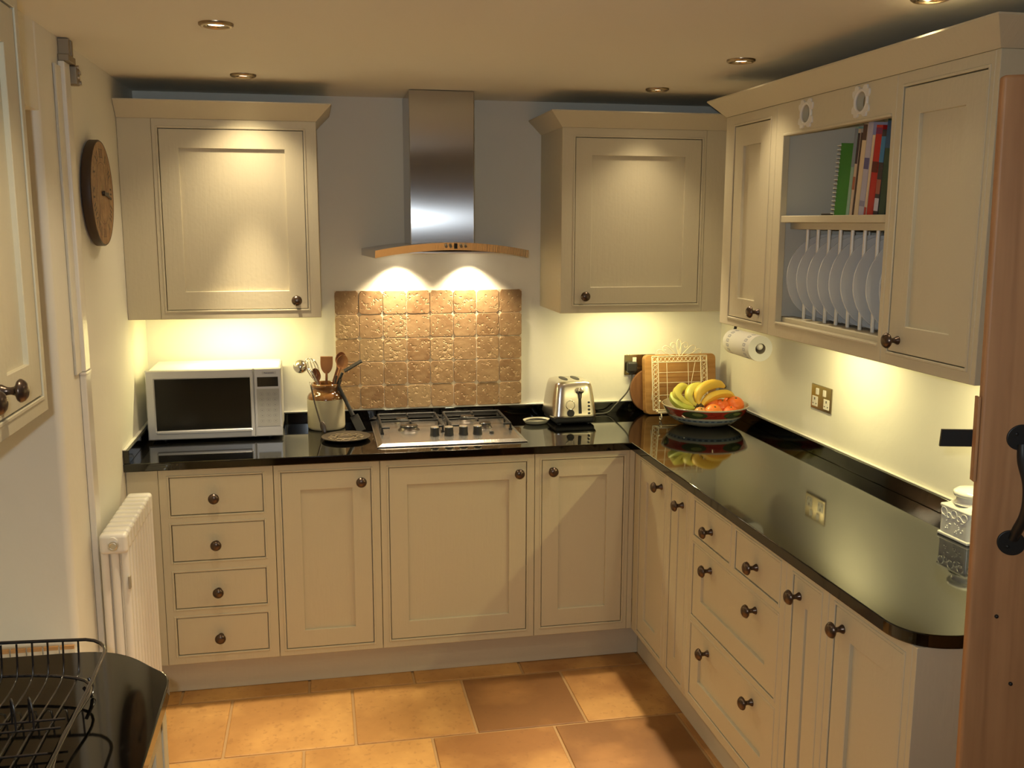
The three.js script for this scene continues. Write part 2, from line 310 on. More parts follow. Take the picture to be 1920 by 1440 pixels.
// right back wall cupboard
{ const t = cupboard('wall_cupboard', 'cream wall cupboard above the toaster', [0, 0, 0], 0, wg, { x0: 1.657, w: 2.262, y0: 1.398, y1: 2.131, d: ZU, under: .026, fronts: [{ kind: 'door', r: [1.712, 2.243, 1.432, 2.095], panel: true, knobs: [[1.754, 1.467]] }] });
  part(t, 'filler', uvm(bx(2.2625, XR - .002, 1.398, 2.131, .02, ZU - .0025, .001), .3), cream);
  part(t, 'side_panel', uvm(bx(1.6575, 1.675, 1.398, 2.131, .001, ZU - .022, .001), .3), cream);
  crown(t, 1.657, XR - .002, ZU, 2.131, true, false);
  stripLight(2.02, 1.4235, .20, 0, .30, 'slim strip light under the cupboard above the toaster'); }
// long right-hand wall cupboards: far door unit, open plate rack, near door unit
{ const pos = [XR, 0, 0], turn = -Math.PI / 2, d = ZU;
  const far = cupboard('wall_cupboard', 'narrow cream wall cupboard between corner and plate rack', pos, turn, wg, { x0: .840, w: 1.234, y0: 1.400, y1: 2.131, d, under: .028, fronts: [{ kind: 'door', r: [.915, 1.190, 1.431, 2.093], panel: true, knobs: [[1.158, 1.467]] }] });
  part(far, 'corner_carcass', uvm(bx(.378, .8395, 1.400, 2.131, .001, .152), .3), cream);
  cupboard('wall_cupboard', 'cream end wall cupboard beside the wooden door', pos, turn, wg, { x0: 1.8925, w: 2.2565, side: 2.272, y0: 1.400, y1: 2.131, d, under: .028, fronts: [{ kind: 'door', r: [1.922, 2.236, 1.434, 2.096], panel: true, knobs: [[1.965, 1.467]] }] });
  const t = thing('plate_rack_unit', 'open cream wall unit with cookbook shelf above plate rack', 'shelf unit', pos, turn, wg);
  const n = [1.284, 1.874, 1.447, 2.030], rose = [[1.425, 2.084], [1.728, 2.084]];
  part(t, 'face_frame', uvm(M([board(1.2346, 1.892, 1.400, 2.131, d - .022, d, [n], .0014, rose.map(([x, y]) => [x, y, .027])), ...beadFor(n, d).slice(2)]), .3), cream);
  part(t, 'back_panel', uvm(bx(1.236, 1.890, 1.42, 2.128, .003, .012), .3), creamIn);
  part(t, 'side_panel', uvm(bx(1.236, 1.254, 1.402, 2.128, .012, d - .022), .3), creamIn);
  part(t, 'side_panel', uvm(bx(1.876, 1.8905, 1.402, 2.128, .012, d - .022), .3), creamIn);
  part(t, 'top_panel', uvm(bx(1.254, 1.876, 2.112, 2.128, .012, d - .022), .3), creamIn);
  part(t, 'bottom_panel', uvm(bx(1.254, 1.876, 1.426, 1.442, .012, d - .022), .3), creamIn);
  part(t, 'shelf', uvm(bx(1.2545, 1.8755, 1.763, 1.784, .012, d - .004, .002), .3), cream);
  part(t, 'rack_rail', bx(1.2545, 1.8755, 1.742, 1.763, .300, .322, .002), cream);
  part(t, 'rack_rail', bx(1.2545, 1.8755, 1.742, 1.763, .090, .110, .002), cream);
  part(t, 'rack_rail', bx(1.2545, 1.8755, 1.442, 1.462, .296, .350, .003), cream);
  part(t, 'rack_rail', bx(1.2545, 1.8755, 1.442, 1.462, .086, .114, .003), cream);
  for (let i = 0; i < 8; i++) for (const z of [.311, .10]) part(t, 'dowel', rod([1.353 + i * .0655, 1.46, z], [1.353 + i * .0655, 1.745, z], .0055), whiteEnamel);
  for (const [x, y] of rose) { // pierced rosette: ring and four leaves
    const ring = new THREE.TorusGeometry(.030, .0048, 10, 32).translate(x, y, d + .002), leaves = [];
    for (let k = 0; k < 4; k++) { const a = Math.PI / 4 + k * Math.PI / 2; const s = new THREE.Shape(); s.moveTo(-.015, .0); s.quadraticCurveTo(-.022, .013, -.008, .021); s.lineTo(0, .016); s.lineTo(.008, .021); s.quadraticCurveTo(.022, .013, .015, 0); s.closePath();
      leaves.push(new THREE.ExtrudeGeometry(s, { depth: .004, bevelEnabled: true, bevelSize: .0012, bevelThickness: .0016, bevelSegments: 2 }).translate(0, .027, 0).rotateZ(a - Math.PI / 2).translate(x, y, d)); }
    part(t, 'rosette', M([ring, ...leaves]), whiteEnamel, 'white pierced rosette around a round vent hole');
    part(t, 'vent_grille', cyl(.0262, .0262, .002, 24).rotateX(Math.PI / 2).translate(x, y, d - .05), creamIn);
  }
  const c = thing('crown_moulding', 'long sloping cream crown moulding over the right-hand wall cupboards', 'moulding', pos, turn); crown(c, .840, 2.272, ZU, 2.1315, true, true);
  stripLight(XR - .19, 1.4255, 1.22, -Math.PI / 2, .24, 'slim strip light under the plate rack', 1.4);
  stripLight(XR - .19, 1.4255, 1.98, -Math.PI / 2, .24, 'slim strip light under the end wall cupboard', 1.3); }
// near left wall cupboards
{ const pos = [-.2, 0, 3.2], turn = Math.PI / 2, d = .38, L = z => 3.2 - z;
  const t = cupboard('wall_cupboard', 'cream wall cupboard above the dish drainer, nearer the pipe boxing', pos, turn, wg, { x0: L(2.53), w: L(2.205), y0: 1.402, y1: 2.16, d, under: .026, fronts: [{ kind: 'door', r: [L(2.505), L(2.235), 1.434, 2.135], panel: true, knobs: [[L(2.475), 1.484]] }] });
  cupboard('wall_cupboard', 'cream wall cupboard above the dish drainer, farther from the pipe boxing', pos, turn, wg, { x0: L(3.0), w: L(2.531), y0: 1.402, y1: 2.16, d, under: .026, fronts: [{ kind: 'door', r: [L(2.97), L(2.556), 1.434, 2.135], panel: true, knobs: [[L(2.590), 1.484]] }] });
}
// ---------- worktops ----------
function slabGeo(pts, y0, y1) { // pts in plan (x, z), rounded edge
  const b = .003, s = new THREE.Shape(); pts(s);
  return new THREE.ExtrudeGeometry(s, { depth: y1 - y0 - 2 * b, bevelEnabled: true, bevelThickness: b, bevelSize: b, bevelOffset: -b, bevelSegments: 3, curveSegments: 20 }).rotateX(Math.PI / 2).translate(0, y1 - b, 0);
}
{ const xi = XR - DC, ze = 2.49, r = .11;
  const t = thing('worktop', 'L-shaped polished black granite worktop along back and right walls', 'worktop', [0, 0, 0]);
  part(t, 'slab', uvm(slabGeo(s => { s.moveTo(.001, .001); s.lineTo(.001, DC); s.lineTo(xi, DC); s.lineTo(xi, ze - r); s.quadraticCurveTo(xi + .004, ze - .012, xi + r, ze); s.lineTo(XR - .001, ze + .004); s.lineTo(XR - .001, .001); s.closePath(); }, CT - SLAB, CT), .5), granite);
  const up = (g, l) => single('upstand', uvm(g, .5), granite, l, 'upstand');
  up(bx(.022, XR - .022, CT, CT + .048, .001, .021, .002), 'low black granite upstand along the back wall');
  up(bx(XR - .0215, XR - .001, CT, CT + .048, .001, ze - .005, .002), 'low black granite upstand along the right wall');
  up(bx(.001, .0215, CT, CT + .048, .001, DC - .004, .002), 'short black granite upstand beside the microwave');
  const sealMat = std({ color: rgb(.80, .78, .70), roughness: .5 });
  single('sealant_line', M([bx(.022, XR - .02, CT + .048, CT + .0515, .0005, .012, .001), bx(XR - .012, XR - .0005, CT + .048, CT + .0515, .02, ze - .01, .001), bx(.0005, .012, CT + .048, CT + .0515, .02, DC - .006, .001)]), sealMat, 'thin white bead of sealant along the black upstands', 'sealant');
  const p = thing('worktop', 'separate black granite worktop under the dish drainer, with rounded corner', 'worktop', [0, 0, 0]);
  part(p, 'slab', uvm(slabGeo(s => { s.moveTo(-.198, 3.6); s.lineTo(-.198, 2.218); s.lineTo(.20, 2.222); s.bezierCurveTo(.30, 2.224, .33, 2.285, .375, 2.335); s.bezierCurveTo(.40, 2.36, .403, 2.38, .403, 2.43); s.lineTo(.405, 3.6); s.closePath(); }, CT - SLAB, CT), .5), granite);
}
// ---------- splashback of tumbled stone tiles ----------
{ const t = thing('tile_splashback', 'square panel of tumbled beige stone tiles behind the hob', 'splashback', [0, 0, 0]);
  const x0 = .763, x1 = 1.574, y0 = .9625, y1 = 1.474, nx = 8, ny = 5, px = (x1 - x0) / nx, py = (y1 - y0) / ny;
  part(t, 'grout', uvm(bx(x0 + .001, x1 - .001, y0, y1 - .001, .0005, .0098), .2), std({ color: rgb(.74, .63, .46), roughness: .9, bumpMap: plasterBump, bumpScale: .004 }), 'pale sandy grout');
  const mats = tileTex.map((m, k) => std({ map: m, color: rgb(.86, .80, .67), bumpMap: tileBump[k], bumpScale: .0035, roughness: .66 }));
  const plan = ['03230320', '12120230', '24131250', '32035023', '23042305'];
  for (let j = 0; j < ny; j++) for (let i = 0; i < nx; i++) {
    // each tile has an uneven, softly worn outline
    const g = .0014, a = x0 + i * px + g, b = x0 + (i + 1) * px - g, c = y1 - (j + 1) * py + g, e = y1 - j * py - g, s = new THREE.Shape(), N = 7, cr = rr(.0012, .004), w = () => rr(-.0011, .0007);
    const pts = [];
    const side = (xa, ya, xb, yb) => { for (let k = 0; k < N; k++) { const f = (k + .5) / N; pts.push([xa + (xb - xa) * f + w(), ya + (yb - ya) * f + w()]); } };
    side(a + cr, c, b - cr, c); side(b, c + cr, b, e - cr); side(b - cr, e, a + cr, e); side(a, e - cr, a, c + cr);
    pts.forEach(([x, y], k) => k ? s.lineTo(x, y) : s.moveTo(x, y)); s.closePath();
    const dz = rr(-.001, .0014), geo = new THREE.ExtrudeGeometry(s, { depth: .0035, bevelEnabled: true, bevelSize: .0016, bevelThickness: .0022, bevelOffset: -.0016, bevelSegments: 2 }).translate(0, 0, .0075 + dz);
    const k = j * nx + i, u = uvm(geo, .1), uv = u.attributes.uv, ou = rnd(), ov = rnd(); for (let q = 0; q < uv.count; q++) uv.setXY(q, uv.getX(q) + ou, uv.getY(q) + ov);
    part(t, k ? 'tile_' + String(k).padStart(3, '0') : 'tile', u, mats[+plan[j][i]]);
  } }
// ---------- cooker hood ----------
{ const t = thing('cooker_hood', 'stainless steel chimney cooker hood with arched canopy', 'cooker hood', [1.195, 1.62, 0]);
  const y = v => v - 1.62, x = v => v - 1.195;
  // chimney, uv stretched along its height for the brushing
  const ch = new RoundedBoxGeometry(.256, .602, .284, 2, .003).translate(x(1.192), y(1.967), .146);
  part(t, 'chimney', ch, chimneySteel, 'brushed steel chimney');
  // canopy: arched across, splayed a little towards the wall
  const N = 28, pos = [], arch = s => .030 * (1 - s * s);
  const P = (s, f, top) => { const half = f ? .295 : .325; const z = f ? (top ? .478 : .464) + .022 * (1 - s * s) : .004; return [s * half + .012, y((top ? 1.655 : 1.6265) + arch(s) * (f ? 1 : .95) - (f ? 0 : .003)), z]; };
  const quad = (a, b, c, e) => pos.push(...a, ...b, ...c, ...a, ...c, ...e);
  for (let i = 0; i < N; i++) { const s = -1 + 2 * i / N, q = -1 + 2 * (i + 1) / N;
    quad(P(s, 1, 0), P(q, 1, 0), P(q, 1, 1), P(s, 1, 1)); quad(P(s, 1, 1), P(q, 1, 1), P(q, 0, 1), P(s, 0, 1)); quad(P(s, 0, 0), P(q, 0, 0), P(q, 1, 0), P(s, 1, 0)); quad(P(q, 0, 0), P(s, 0, 0), P(s, 0, 1), P(q, 0, 1)); }
  quad(P(-1, 0, 0), P(-1, 1, 0), P(-1, 1, 1), P(-1, 0, 1)); quad(P(1, 1, 0), P(1, 0, 0), P(1, 0, 1), P(1, 1, 1));
  const g = new THREE.BufferGeometry(); g.setAttribute('position', new THREE.Float32BufferAttribute(pos, 3)); g.computeVertexNormals(); g.setAttribute('uv', new THREE.Float32BufferAttribute(new Float32Array(pos.length / 3 * 2), 2));
  const can = part(t, 'canopy', uvm(g, .2), steel);
  for (const bxp of [1.178, 1.1945, 1.235, 1.2515]) part(can, 'button', cyl(.0055, .006, .006, 16).rotateX(Math.PI / 2).translate(x(bxp) + .0, y(1.6705), .5005), chrome);
  part(can, 'display', bx(x(1.208), x(1.221), y(1.662), y(1.680), .496, .5015, .001), blackGloss, 'small black display');
  part(t, 'grease_filter', bx(-.24, .25, y(1.642), y(1.650), .05, .43, .002), satinSteel);
  const lensGlow = std({ color: 0x222222, emissive: rgb(1, .85, .6), emissiveIntensity: 10 });
  for (const lx of [1.03, 1.335]) {
    part(t, 'lamp_lens', cyl(.024, .022, .006, 24).translate(x(lx), y(1.641), .078), lensGlow, 'glowing lamp lens');
    const l = new THREE.SpotLight(HOOD, HOOD_I, 0, .95, .5, 2); l.name = 'hood_lamp'; l.position.set(lx, 1.634, .078); l.target.position.set(lx, .9, .078); l.castShadow = true; l.shadow.radius = 1.0; scene.add(l, l.target);
  } }
// ---------- gas hob ----------
{ const t = thing('gas_hob', 'stainless steel gas hob with four burners and front knobs', 'hob', [1.195, CT, .295]);
  const w = .293, d = .248, top = .012;
  const frus = (a, b, y0, y1) => { const pos = [], A = [[-a[0], y0, a[1]], [a[0], y0, a[1]], [a[0], y0, -a[1]], [-a[0], y0, -a[1]]], B = [[-b[0], y1, b[1]], [b[0], y1, b[1]], [b[0], y1, -b[1]], [-b[0], y1, -b[1]]], q = (p, r, s, u) => pos.push(...p, ...r, ...s, ...p, ...s, ...u);
    for (let i = 0; i < 4; i++) q(A[i], A[(i + 1) % 4], B[(i + 1) % 4], B[i]); q(B[0], B[1], B[2], B[3]); q(A[3], A[2], A[1], A[0]); const g = new THREE.BufferGeometry(); g.setAttribute('position', new THREE.Float32BufferAttribute(pos, 3)); g.setAttribute('uv', new THREE.Float32BufferAttribute(new Float32Array(pos.length / 3 * 2), 2)); g.computeVertexNormals(); return g; };
  part(t, 'tray', uvm(M([bx(-w, w, .0005, .004, -d, d, .0015), frus([w - .004, d - .004], [w - .02, d - .02], .004, top)]), .2), steel);
  const burner = (x, z, r) => { const b = part(t, 'burner', lathe([[r * 1.25, top - .001], [r * 1.2, top + .004], [r, top + .006], [r, top + .013], [r * .9, top + .014], [.0001, top + .014]], 28).translate(x, 0, z), darkGrey());
    part(b, 'burner_cap', lathe([[r * .98, top + .0135], [r * 1.0, top + .018], [r * .9, top + .0225], [.0001, top + .0235]], 28).translate(x, 0, z), blackGloss, 'black burner cap'); };
  burner(-.150, -.005, .036); burner(-.165, -.155, .026); burner(.115, -.155, .03); burner(.165, .0, .024);
  for (const [x, z] of [[-.058, .115], [-.001, .118], [.058, .115], [.115, .118]]) { const k = part(t, 'control_knob', lathe([[.0195, top - .001], [.019, top + .004], [.0178, top + .006], [.0172, top + .031], [.0164, top + .0325], [.0001, top + .0325]], 28).translate(x, 0, z), blackPlastic);
    part(k, 'knob_cap', cyl(.0162, .0168, .003, 24).translate(x, top + .0335, z), satinSteel, 'steel knob cap'); }
  part(t, 'ignition_button', lathe([[.0095, top - .001], [.009, top + .009], [.0001, top + .010]], 20).translate(.172, 0, .118), blackPlastic);
  for (const s of [-1, 1]) { // cast iron pan supports
    const x0 = s < 0 ? -.262 : .018, x1 = s < 0 ? -.018 : .262, zA = -.225, zB = .055, h = top + .024, b = .0048, L = [];
    const bar = (xa, za, xb, zb, ya = h, yb = h) => L.push(rod([xa, ya, za], [xb, yb, zb], b, b, 6));
    bar(x0, zA, x1, zA); bar(x0, zA, x0, zB); bar(x1, zA, x1, zB);
    const xm = (x0 + x1) / 2; bar(x0, -.075, x0 + .085, -.075); bar(x1, -.075, x1 - .085, -.075); bar(xm, zA, xm, zA + .055); bar(xm, -.075, xm, -.03); bar(x0, zB, x0 + .03, zB); bar(x1, zB, x1 - .03, zB); bar(x0, -.075, x1, -.075);
    for (const x of [x0, x1]) for (const z of [zA, zB, -.075]) bar(x, z, x, z, top - .001, h + .001);
    const P2 = part(t, 'pan_support', M([...L.filter(g => isFinite(g.attributes.position.array[0])), ...[x0, x1].flatMap(x => [zA, zB].map(z => bx(x - .007, x + .007, top - .001, top + .006, z - .007, z + .007, .002)))]), blackIron, 'black iron pan support');
  } }
// pale spoon rest on the worktop behind the right corner of the hob
{ const t = thing('spoon_rest', 'small pale dish beside the right end of the hob', 'dish', [1.60, CT, .20], .2);
  part(t, 'dish', lathe([[.0001, .003], [.035, .003], [.052, .010], [.058, .018], [.060, .019], [.0585, .016], [.05, .004], [.035, .0], [.0001, .0]], 36).scale(1, 1, .75), phys({ color: rgb(.60, .58, .42), roughness: .2, clearcoat: .6 }));
  part(t, 'dark_rim', new THREE.TorusGeometry(.0455, .004, 8, 36).rotateX(Math.PI / 2).scale(1, .8, .75).translate(0, .0125, 0), blackIron, 'dark brown ring'); }
// ---------- microwave ----------
{ const t = thing('microwave', 'silver white microwave oven with black window', 'microwave', [.29, CT, .165]);
  const w = .2545, zf = .142, h0 = .010, h1 = .284;
  const shell = phys({ color: rgb(.74, .73, .70), roughness: .38 }), silver = std({ color: rgb(.62, .62, .63), roughness: .36, metalness: .35 });
  part(t, 'casing', bx(-w + .004, w - .004, h0, h1, -.142, zf - .018, .012), shell);
  for (const sx of [-1, 1]) for (const sz of [-1, 1]) part(t, 'foot', cyl(.012, .010, .012, 14).translate(sx * .2, .006, sz * .1 - .01), blackPlastic);
  const dr = part(t, 'door', uvm(M([board(-w, .148, h0 + .002, h1 + .001, zf - .02, zf, [[-.222, .1345, .046, .250]], .004), bx(-.222, .1345, .036, .0475, zf - .02, zf + .006, .003)]), .3), silver);
  part(dr, 'window', bx(-.226, .138, .04, .254, zf - .016, zf - .007, .001), phys({ color: rgb(.010, .010, .009), roughness: .14, ior: 1.4 }), 'black glass window');
  const cp = part(t, 'control_panel', uvm(board(.1495, w, h0 + .002, h1 + .001, zf - .02, zf - .001, [], .004), .3), silver);
  part(cp, 'display', bx(.162, .242, .212, .250, zf - .004, zf + .0006, .0008), blackGloss, 'black display');
  const lab = canvasTex(512, 640, (c, W, Hh) => { c.fillStyle = '#a9a8a4'; c.fillRect(0, 0, W, Hh); c.fillStyle = '#55545a';
    for (let j = 0; j < 6; j++) for (let i = 0; i < 3; i++) { c.strokeStyle = '#8b8a88'; c.lineWidth = 4; c.beginPath(); c.ellipse(110 + i * 150, 90 + j * 92, 52, 26, 0, 0, 7); c.stroke(); c.fillStyle = '#6c6a70'; c.fillRect(92 + i * 150, 86 + j * 92, 36, 8); } });
  part(cp, 'key_pad', new THREE.PlaneGeometry(.086, .150).translate(.202, .128, zf - .0005), std({ map: lab, roughness: .45 }), 'faint grey touch keys');
  const brand = canvasTex(512, 96, (c, W, Hh) => { c.fillStyle = '#b9b9bb'; c.fillRect(0, 0, W, Hh); c.fillStyle = '#3a3c6a'; c.font = 'bold 74px sans-serif'; c.textAlign = 'center'; c.textBaseline = 'middle'; c.fillText('Panasonic', W / 2, Hh / 2 + 4); });
  part(cp, 'maker_lettering', new THREE.PlaneGeometry(.054, .0101).translate(.208, .2665, zf - .0004), std({ map: brand, roughness: .4 }), 'small dark blue lettering'); }
// ---------- utensil jar ----------
const jar = [.716, CT, .125];
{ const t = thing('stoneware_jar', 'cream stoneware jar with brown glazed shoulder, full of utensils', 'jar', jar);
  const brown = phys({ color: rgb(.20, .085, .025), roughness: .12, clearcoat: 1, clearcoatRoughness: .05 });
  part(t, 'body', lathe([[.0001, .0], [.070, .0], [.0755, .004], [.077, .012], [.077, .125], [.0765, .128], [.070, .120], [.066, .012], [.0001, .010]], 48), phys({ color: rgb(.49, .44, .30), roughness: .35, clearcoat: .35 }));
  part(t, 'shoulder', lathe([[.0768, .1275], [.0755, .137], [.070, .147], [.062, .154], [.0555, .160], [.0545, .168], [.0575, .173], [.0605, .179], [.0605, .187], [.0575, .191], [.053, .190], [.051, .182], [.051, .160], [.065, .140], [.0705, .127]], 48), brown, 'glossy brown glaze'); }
{ const [jx, jy, jz] = jar, ug = 'utensils standing in the stoneware jar', wood = std({ map: spoonWood, roughness: .55 }), darkWood = std({ map: spoonWood, color: rgb(.55, .42, .34), roughness: .55 });
  const spoonG = (a, b, wide, long, flatEnd) => { // handle from a towards b, bowl beyond b
    const A = V(...a), B = V(...b), dir = B.clone().sub(A).normalize(), q = new THREE.Quaternion().setFromUnitVectors(V(0, 1, 0), dir);
    let bowl; if (flatEnd) { const s = new THREE.Shape(); s.moveTo(-.008, -.006); s.bezierCurveTo(-wide, .01, -wide, .03, -wide * .95, long); s.lineTo(wide * .95, long); s.bezierCurveTo(wide, .03, wide, .01, .008, -.006); s.closePath(); bowl = new THREE.ExtrudeGeometry(s, { depth: .003, bevelEnabled: true, bevelSize: .0015, bevelThickness: .002, bevelSegments: 2 }).translate(0, 0, -.0015); }
    else { bowl = new THREE.SphereGeometry(1, 24, 16); const p = bowl.attributes.position; for (let i = 0; i < p.count; i++) { const X = p.getX(i), Y = p.getY(i), Z = p.getZ(i); p.setXYZ(i, X * wide, (Y + .8) * long / 2, Z > 0 ? -.006 * (1 - X * X - Y * Y) + .002 : Z * .012); } bowl.computeVertexNormals(); }
    bowl.applyQuaternion(q).translate(B.x, B.y, B.z);
    return M([rod(a, b, .006, .005), bowl]); };
  const sp = (name, label, geo, mat) => single(name, geo.translate(-jx, -jy, -jz), mat, label, 'utensil', jar, ug);
  sp('wooden_spatula', 'flat-ended wooden spatula standing upright in the jar', spoonG([jx + .0, jy + .03, jz - .01], [jx + .006, jy + .235, jz - .02], .025, .062, true), wood);
  sp('wooden_spoon', 'large round wooden spoon leaning right in the jar', spoonG([jx - .012, jy + .03, jz + .012], [jx + .063, jy + .25, jz - .014], .024, .062), wood);
  sp('wooden_spoon', 'dark wooden spoon behind the large one in the jar', spoonG([jx - .02, jy + .03, jz - .02], [jx + .058, jy + .262, jz - .045], .021, .058), darkWood);
  sp('wooden_spoon', 'small wooden spoon among the whisk wires in the jar', spoonG([jx + .02, jy + .03, jz + .01], [jx - .03, jy + .205, jz + .0], .017, .055), darkWood);
  // balloon whisk
  { const t = thing('whisk', 'wire balloon whisk in the jar, beside the ladle', 'utensil', jar, 0, ug);
    part(t, 'handle', rod([.01, .03, .0], [-.035, .19, -.02], .006, .007), satinSteel); const L = [];
    for (let k = 0; k < 6; k++) { const a = k * Math.PI / 6, c = Math.cos(a), s = Math.sin(a), q = (r, h, sg) => [-.035 + h * -.28 + r * c * sg, .19 + h, -.02 + r * s * sg]; L.push(tube([q(.004, 0, 1), q(.020, .035, 1), q(.027, .07, 1), q(.016, .096, 1), q(0, .103, 1), q(.016, .096, -1), q(.027, .07, -1), q(.020, .035, -1), q(.004, 0, -1)], .0009, 36, 5)); }
    part(t, 'wires', M(L), chrome, 'thin looping wires'); }
  // shiny ladle whose bowl hangs out to the left
  { const t = thing('ladle', 'shiny steel ladle leaning out of the jar to the left', 'utensil', jar, 0, ug);
    part(t, 'handle', tube([[.02, .03, .02], [-.03, .19, .01], [-.06, .245, .005], [-.078, .258, .003]], .0035, 24), chrome);
    part(t, 'bowl', lathe([[.0001, -.026], [.014, -.023], [.024, -.012], [.0275, .004], [.0265, .004], [.023, -.011], [.0135, -.0215], [.0001, -.0245]], 32).scale(1.05, 1.05, 1.05).rotateX(-1.25).rotateZ(.5).translate(-.100, .262, .01), chrome); }
  { const t = thing('slotted_turner', 'black nylon turner sticking out of the jar to the right', 'utensil', jar, 0, ug);
    part(t, 'handle', rod([-.015, .04, .015], [.07, .235, .028], .005, .006), blackPlastic);
    part(t, 'blade', bx(-.012, .072, -.003, .003, -.02, .02, .0028).rotateX(.12).rotateZ(.52).translate(.088, .248, .03), blackPlastic); }
  { const t = thing('kitchen_tongs', 'dark metal tongs in the jar, behind its front rim', 'utensil', jar, 0, ug);
    part(t, 'arm', rod([.01, .04, .03], [.045, .225, .03], .003, .005), darkGrey()); part(t, 'arm', rod([.012, .04, .03], [.063, .21, .035], .003, .005), darkGrey()); }
  // things leaning against the outside
  { const t = thing('long_spoon', 'thin dark spoon leaning on the front of the stoneware jar', 'utensil', [jx, jy, jz]);
    part(t, 'handle', tube([[-.062, .203, .045], [-.058, .185, .062], [-.043, .11, .082], [-.02, .028, .112]], .0032, 24), darkGrey());
    part(t, 'bowl', new THREE.SphereGeometry(1, 20, 14).scale(.012, .026, .004).rotateX(-.35).rotateZ(.30).translate(-.014, .026, .116), darkGrey()); }
  { const t = thing('fish_slice', 'black handled fish slice leaning from jar rim to worktop', 'utensil', [jx, jy, jz]);
    part(t, 'handle', rod([.052, .18, .03], [.108, .062, .07], .0075, .0085, 12), blackPlastic);
    part(t, 'blade', bx(-.018, .018, -.038, .038, -.002, .002, .0015).rotateX(-.5).rotateZ(.44).translate(.126, .031, .085), blackPlastic); }
}
function darkGrey() { return darkGrey.m ??= std({ color: rgb(.10, .085, .075), metalness: .8, roughness: .35 }); }
// round dark trivet plate in front of the jar
{ const t = thing('trivet', 'round dark patterned trivet in front of the jar', 'trivet', [.789, CT, .36]);
  part(t, 'plate', lathe([[.0001, .006], [.05, .006], [.082, .009], [.094, .014], [.0965, .013], [.094, .009], [.07, .003], [.0001, .002]], 44), std({ color: rgb(.07, .055, .04), roughness: .4, metalness: .5 }));
  for (let k = 0; k < 3; k++) { const a = k * 2.09 + .5; part(t, 'foot', cyl(.006, .005, .006, 10).translate(.06 * Math.cos(a), .003, .06 * Math.sin(a)), blackIron); }
  const L = []; for (let k = 0; k < 12; k++) { const a = k * Math.PI / 6; L.push(new THREE.TorusGeometry(.014, .002, 6, 18).rotateX(Math.PI / 2).translate(.055 * Math.cos(a), .0085, .055 * Math.sin(a))); } L.push(new THREE.TorusGeometry(.03, .0022, 6, 28).rotateX(Math.PI / 2).translate(0, .007, 0));
  part(t, 'raised_pattern', M(L), std({ color: rgb(.18, .14, .09), roughness: .4, metalness: .6 }), 'raised ring pattern'); }
// ---------- toaster ----------
{ const t = thing('toaster', 'chrome two-slice toaster with black base', 'toaster', [1.755, CT, .155], .04);
  const body = std({ color: rgb(.74, .70, .64), metalness: 1, roughness: .23 });
  // rounded-square rings stacked upwards: [half width, half depth, height]
  const rings = [[.098, .108, .030], [.1005, .111, .036], [.098, .109, .042], [.0945, .1045, .07], [.089, .098, .115], [.0825, .090, .155], [.0785, .0855, .170], [.0745, .081, .178], [.066, .072, .1815], [.058, .066, .184], [.0, .0, .185]], K = 64, pos = [], idx = [];
  rings.forEach(([a, b, y]) => { for (let k = 0; k < K; k++) { const th = k / K * Math.PI * 2, c = Math.cos(th), s = Math.sin(th), e = 2 / 7; pos.push(a * Math.sign(c) * Math.abs(c) ** e, y, b * Math.sign(s) * Math.abs(s) ** e); } });
  for (let r = 0; r + 1 < rings.length; r++) for (let k = 0; k < K; k++) { const a = r * K + k, b = r * K + (k + 1) % K; idx.push(a, a + K, b, b, a + K, b + K); }
  const g = new THREE.BufferGeometry(); g.setAttribute('position', new THREE.Float32BufferAttribute(pos, 3)); g.setIndex(idx); g.setAttribute('uv', new THREE.Float32BufferAttribute(new Float32Array(pos.length / 3 * 2), 2)); g.computeVertexNormals();
  part(t, 'body', g, body);
  part(t, 'base', M([bx(-.088, .088, .004, .0335, -.098, .098, .012)]), blackPlastic, 'black plastic base');
  for (const sx of [-1, 1]) for (const sz of [-1, 1]) part(t, 'foot', cyl(.01, .01, .006, 12).translate(sx * .065, .003, sz * .075), blackPlastic);
  for (const s of [-1, 1]) part(t, 'slot', new THREE.CylinderGeometry(1, 1, .004, 28).scale(.014, 1, .052).translate(s * .026, .1838, -.004), blackIron, 'dark bread slot');
  const tilt = -.2;
  part(t, 'lever_slot', bx(-.006, .006, -.05, .05, -.002, .002, .0015).rotateX(tilt).translate(.018, .098, .1015), blackPlastic);
  const lv = part(t, 'lever', M([rod([.018, .140, .084], [.018, .147, .115], .0055, .0065), ball(.018, .149, .112, .014), rod([.018, .145, .115], [.018, .115, .112], .005, .004)]), chrome);
  part(lv, 'lever_tip', ball(.018, .149, .130, .008), chrome);
  part(t, 'browning_dial', M([cyl(.015, .015, .01, 24).rotateX(Math.PI / 2 + tilt).translate(-.024, .052, .109)]), blackPlastic, 'black dial');
  part(t, 'dial_ring', new THREE.TorusGeometry(.019, .0018, 8, 32).rotateX(tilt).translate(-.024, .086, .103), chrome);
  for (let k = 0; k < 4; k++) part(t, 'button', cyl(.0045, .005, .008, 12).rotateX(Math.PI / 2 + tilt).translate(.058, .049 + k * .015, .109 - k * .0028), blackPlastic); }
